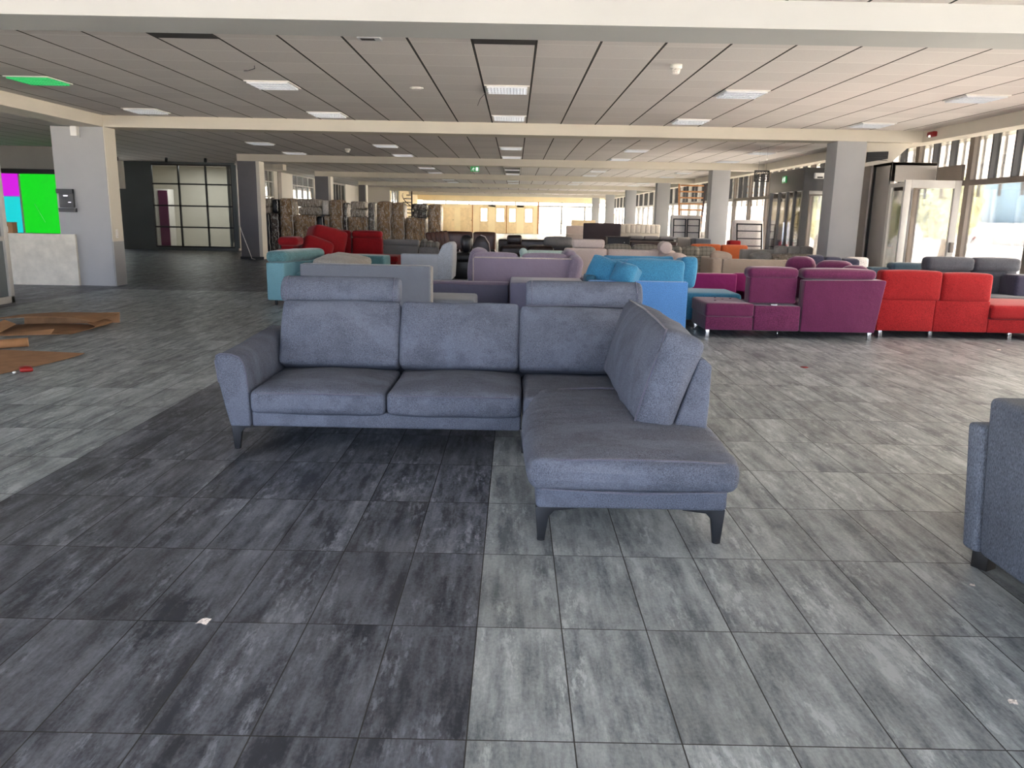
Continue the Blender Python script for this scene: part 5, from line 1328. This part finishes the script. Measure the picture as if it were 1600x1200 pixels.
t.part('roll', Geo().tube([(-5.9, 7.35, 0.05), (-5.4, 7.75, 0.05), (-5.02, 8.02, 0.055)], 0.045, seg=14), 'card')
t.part('end', Geo().tube([(-5.02, 8.02, 0.055), (-5.012, 8.026, 0.055)], 0.047, seg=14), 'card')
t = Thing('wrapper', 'crumpled red and dark foil wrapper on the cardboard edge', 'litter', (-4.28, 6.78, 0.01))
t.sb('foil', 'red_plastic', -4.335, -4.235, 6.73, 6.85, 0.006, 0.035, 0.012, (0, 0, 0.01), (0, 0, 0.6), 0.012)
t.sb('tip', 'white', -4.35, -4.325, 6.69, 6.72, 0.004, 0.018, 0.006, (0, 0, 0.002))
single('floor_sticker', Geo().tube([(2.92, 7.735, 0.001), (2.92, 7.735, 0.003)], 0.04, seg=20), 'red_plastic', 'small round red sticker on the tiles before the plum sofa', 'sticker', (2.92, 7.735, 0))
for (x, y, s, lab) in ((-1.077, 2.54, 0.02, 'torn scrap of yellowish tape on the dark tiles'), (1.546, 2.153, 0.012, 'small white paper scrap at the bottom right'), (1.873, 2.945, 0.009, 'tiny white scrap beside the grey sofa foot'), (5.674, 9.089, 0.02, 'small white crumb on the tiles before the red sofa')):
    g = sheet(lambda u, v, x=x, y=y, s=s: (x + s * (u * 2 - 1) + 0.4 * s * v, y + s * (v * 2 - 1) * 0.8 + 0.3 * s * math.sin(u * 5), 0.001 + 0.3 * s * u * v), 4, 3, 0.0008)
    single('paper_scrap', g, 'offwhite' if s != 0.018 else 'beige_grey', lab, 'litter', (x, y, 0), group='litter')

# ------------------------------------------------------------------ outside
def tree(x, y, h, r, lab, sd):
    t = Thing('tree', lab, 'tree', (x, y, -0.2))
    t.part('trunk', Geo().tube([(x, y, -0.2), (x + 0.1, y, h * 0.3), (x, y + 0.1, h * 0.65)], 0.16, seg=8, r2=0.07), 'bark')
    bm = bmesh.new(); bmesh.ops.create_icosphere(bm, subdivisions=4, radius=1)
    v = []
    for p in bm.verts:
        d = p.co.normalized(); k = 1 + 0.35 * mnoise.noise(d * 2 + Vector((sd, 0, 0))) + 0.22 * mnoise.noise(d * 7 + Vector((sd, 0, 0)))
        v.append(Vector((x, y, h * 0.68)) + Vector((d.x * r * k, d.y * r * k, d.z * h * 0.38 * k)))
    f = [[q.index for q in fc.verts] for fc in bm.faces]; bm.free()
    t.part('crown', Geo().add(v, f, False), 'foliage')
tree(16.0, 30.0, 3.1, 1.1, 'leafy tree outside behind the nearer glass door', 1)
tree(14.3, 31.4, 2.2, 0.7, 'second leafy tree outside the right glazing', 5)
tree(12.0, 32.0, 2.8, 0.9, 'small yellowish tree seen through the vestibule glass', 9)
struct('building_outside', Geo().box(40, 44, 50, 72, -0.3, 5.2), 'facade_blue', 'pale blue shed across the yard')
struct('building_outside', Geo().box(38, 39, 40, 76, -0.3, 1.6), 'concrete', 'low pale wall across the yard')
t = Thing('garden_stake', 'thin leaning red-tipped stake outside the right window', 'stake', (8.6, 15.2, -0.2))
t.part('stem', Geo().tube([(8.55, 15.2, -0.2), (8.58, 15.2, 0.95), (8.68, 15.2, 1.15)], 0.012), 'bark')
t.part('tip', Geo().tube([(8.68, 15.2, 1.15), (8.72, 15.2, 1.2)], 0.018), 'red_plastic')
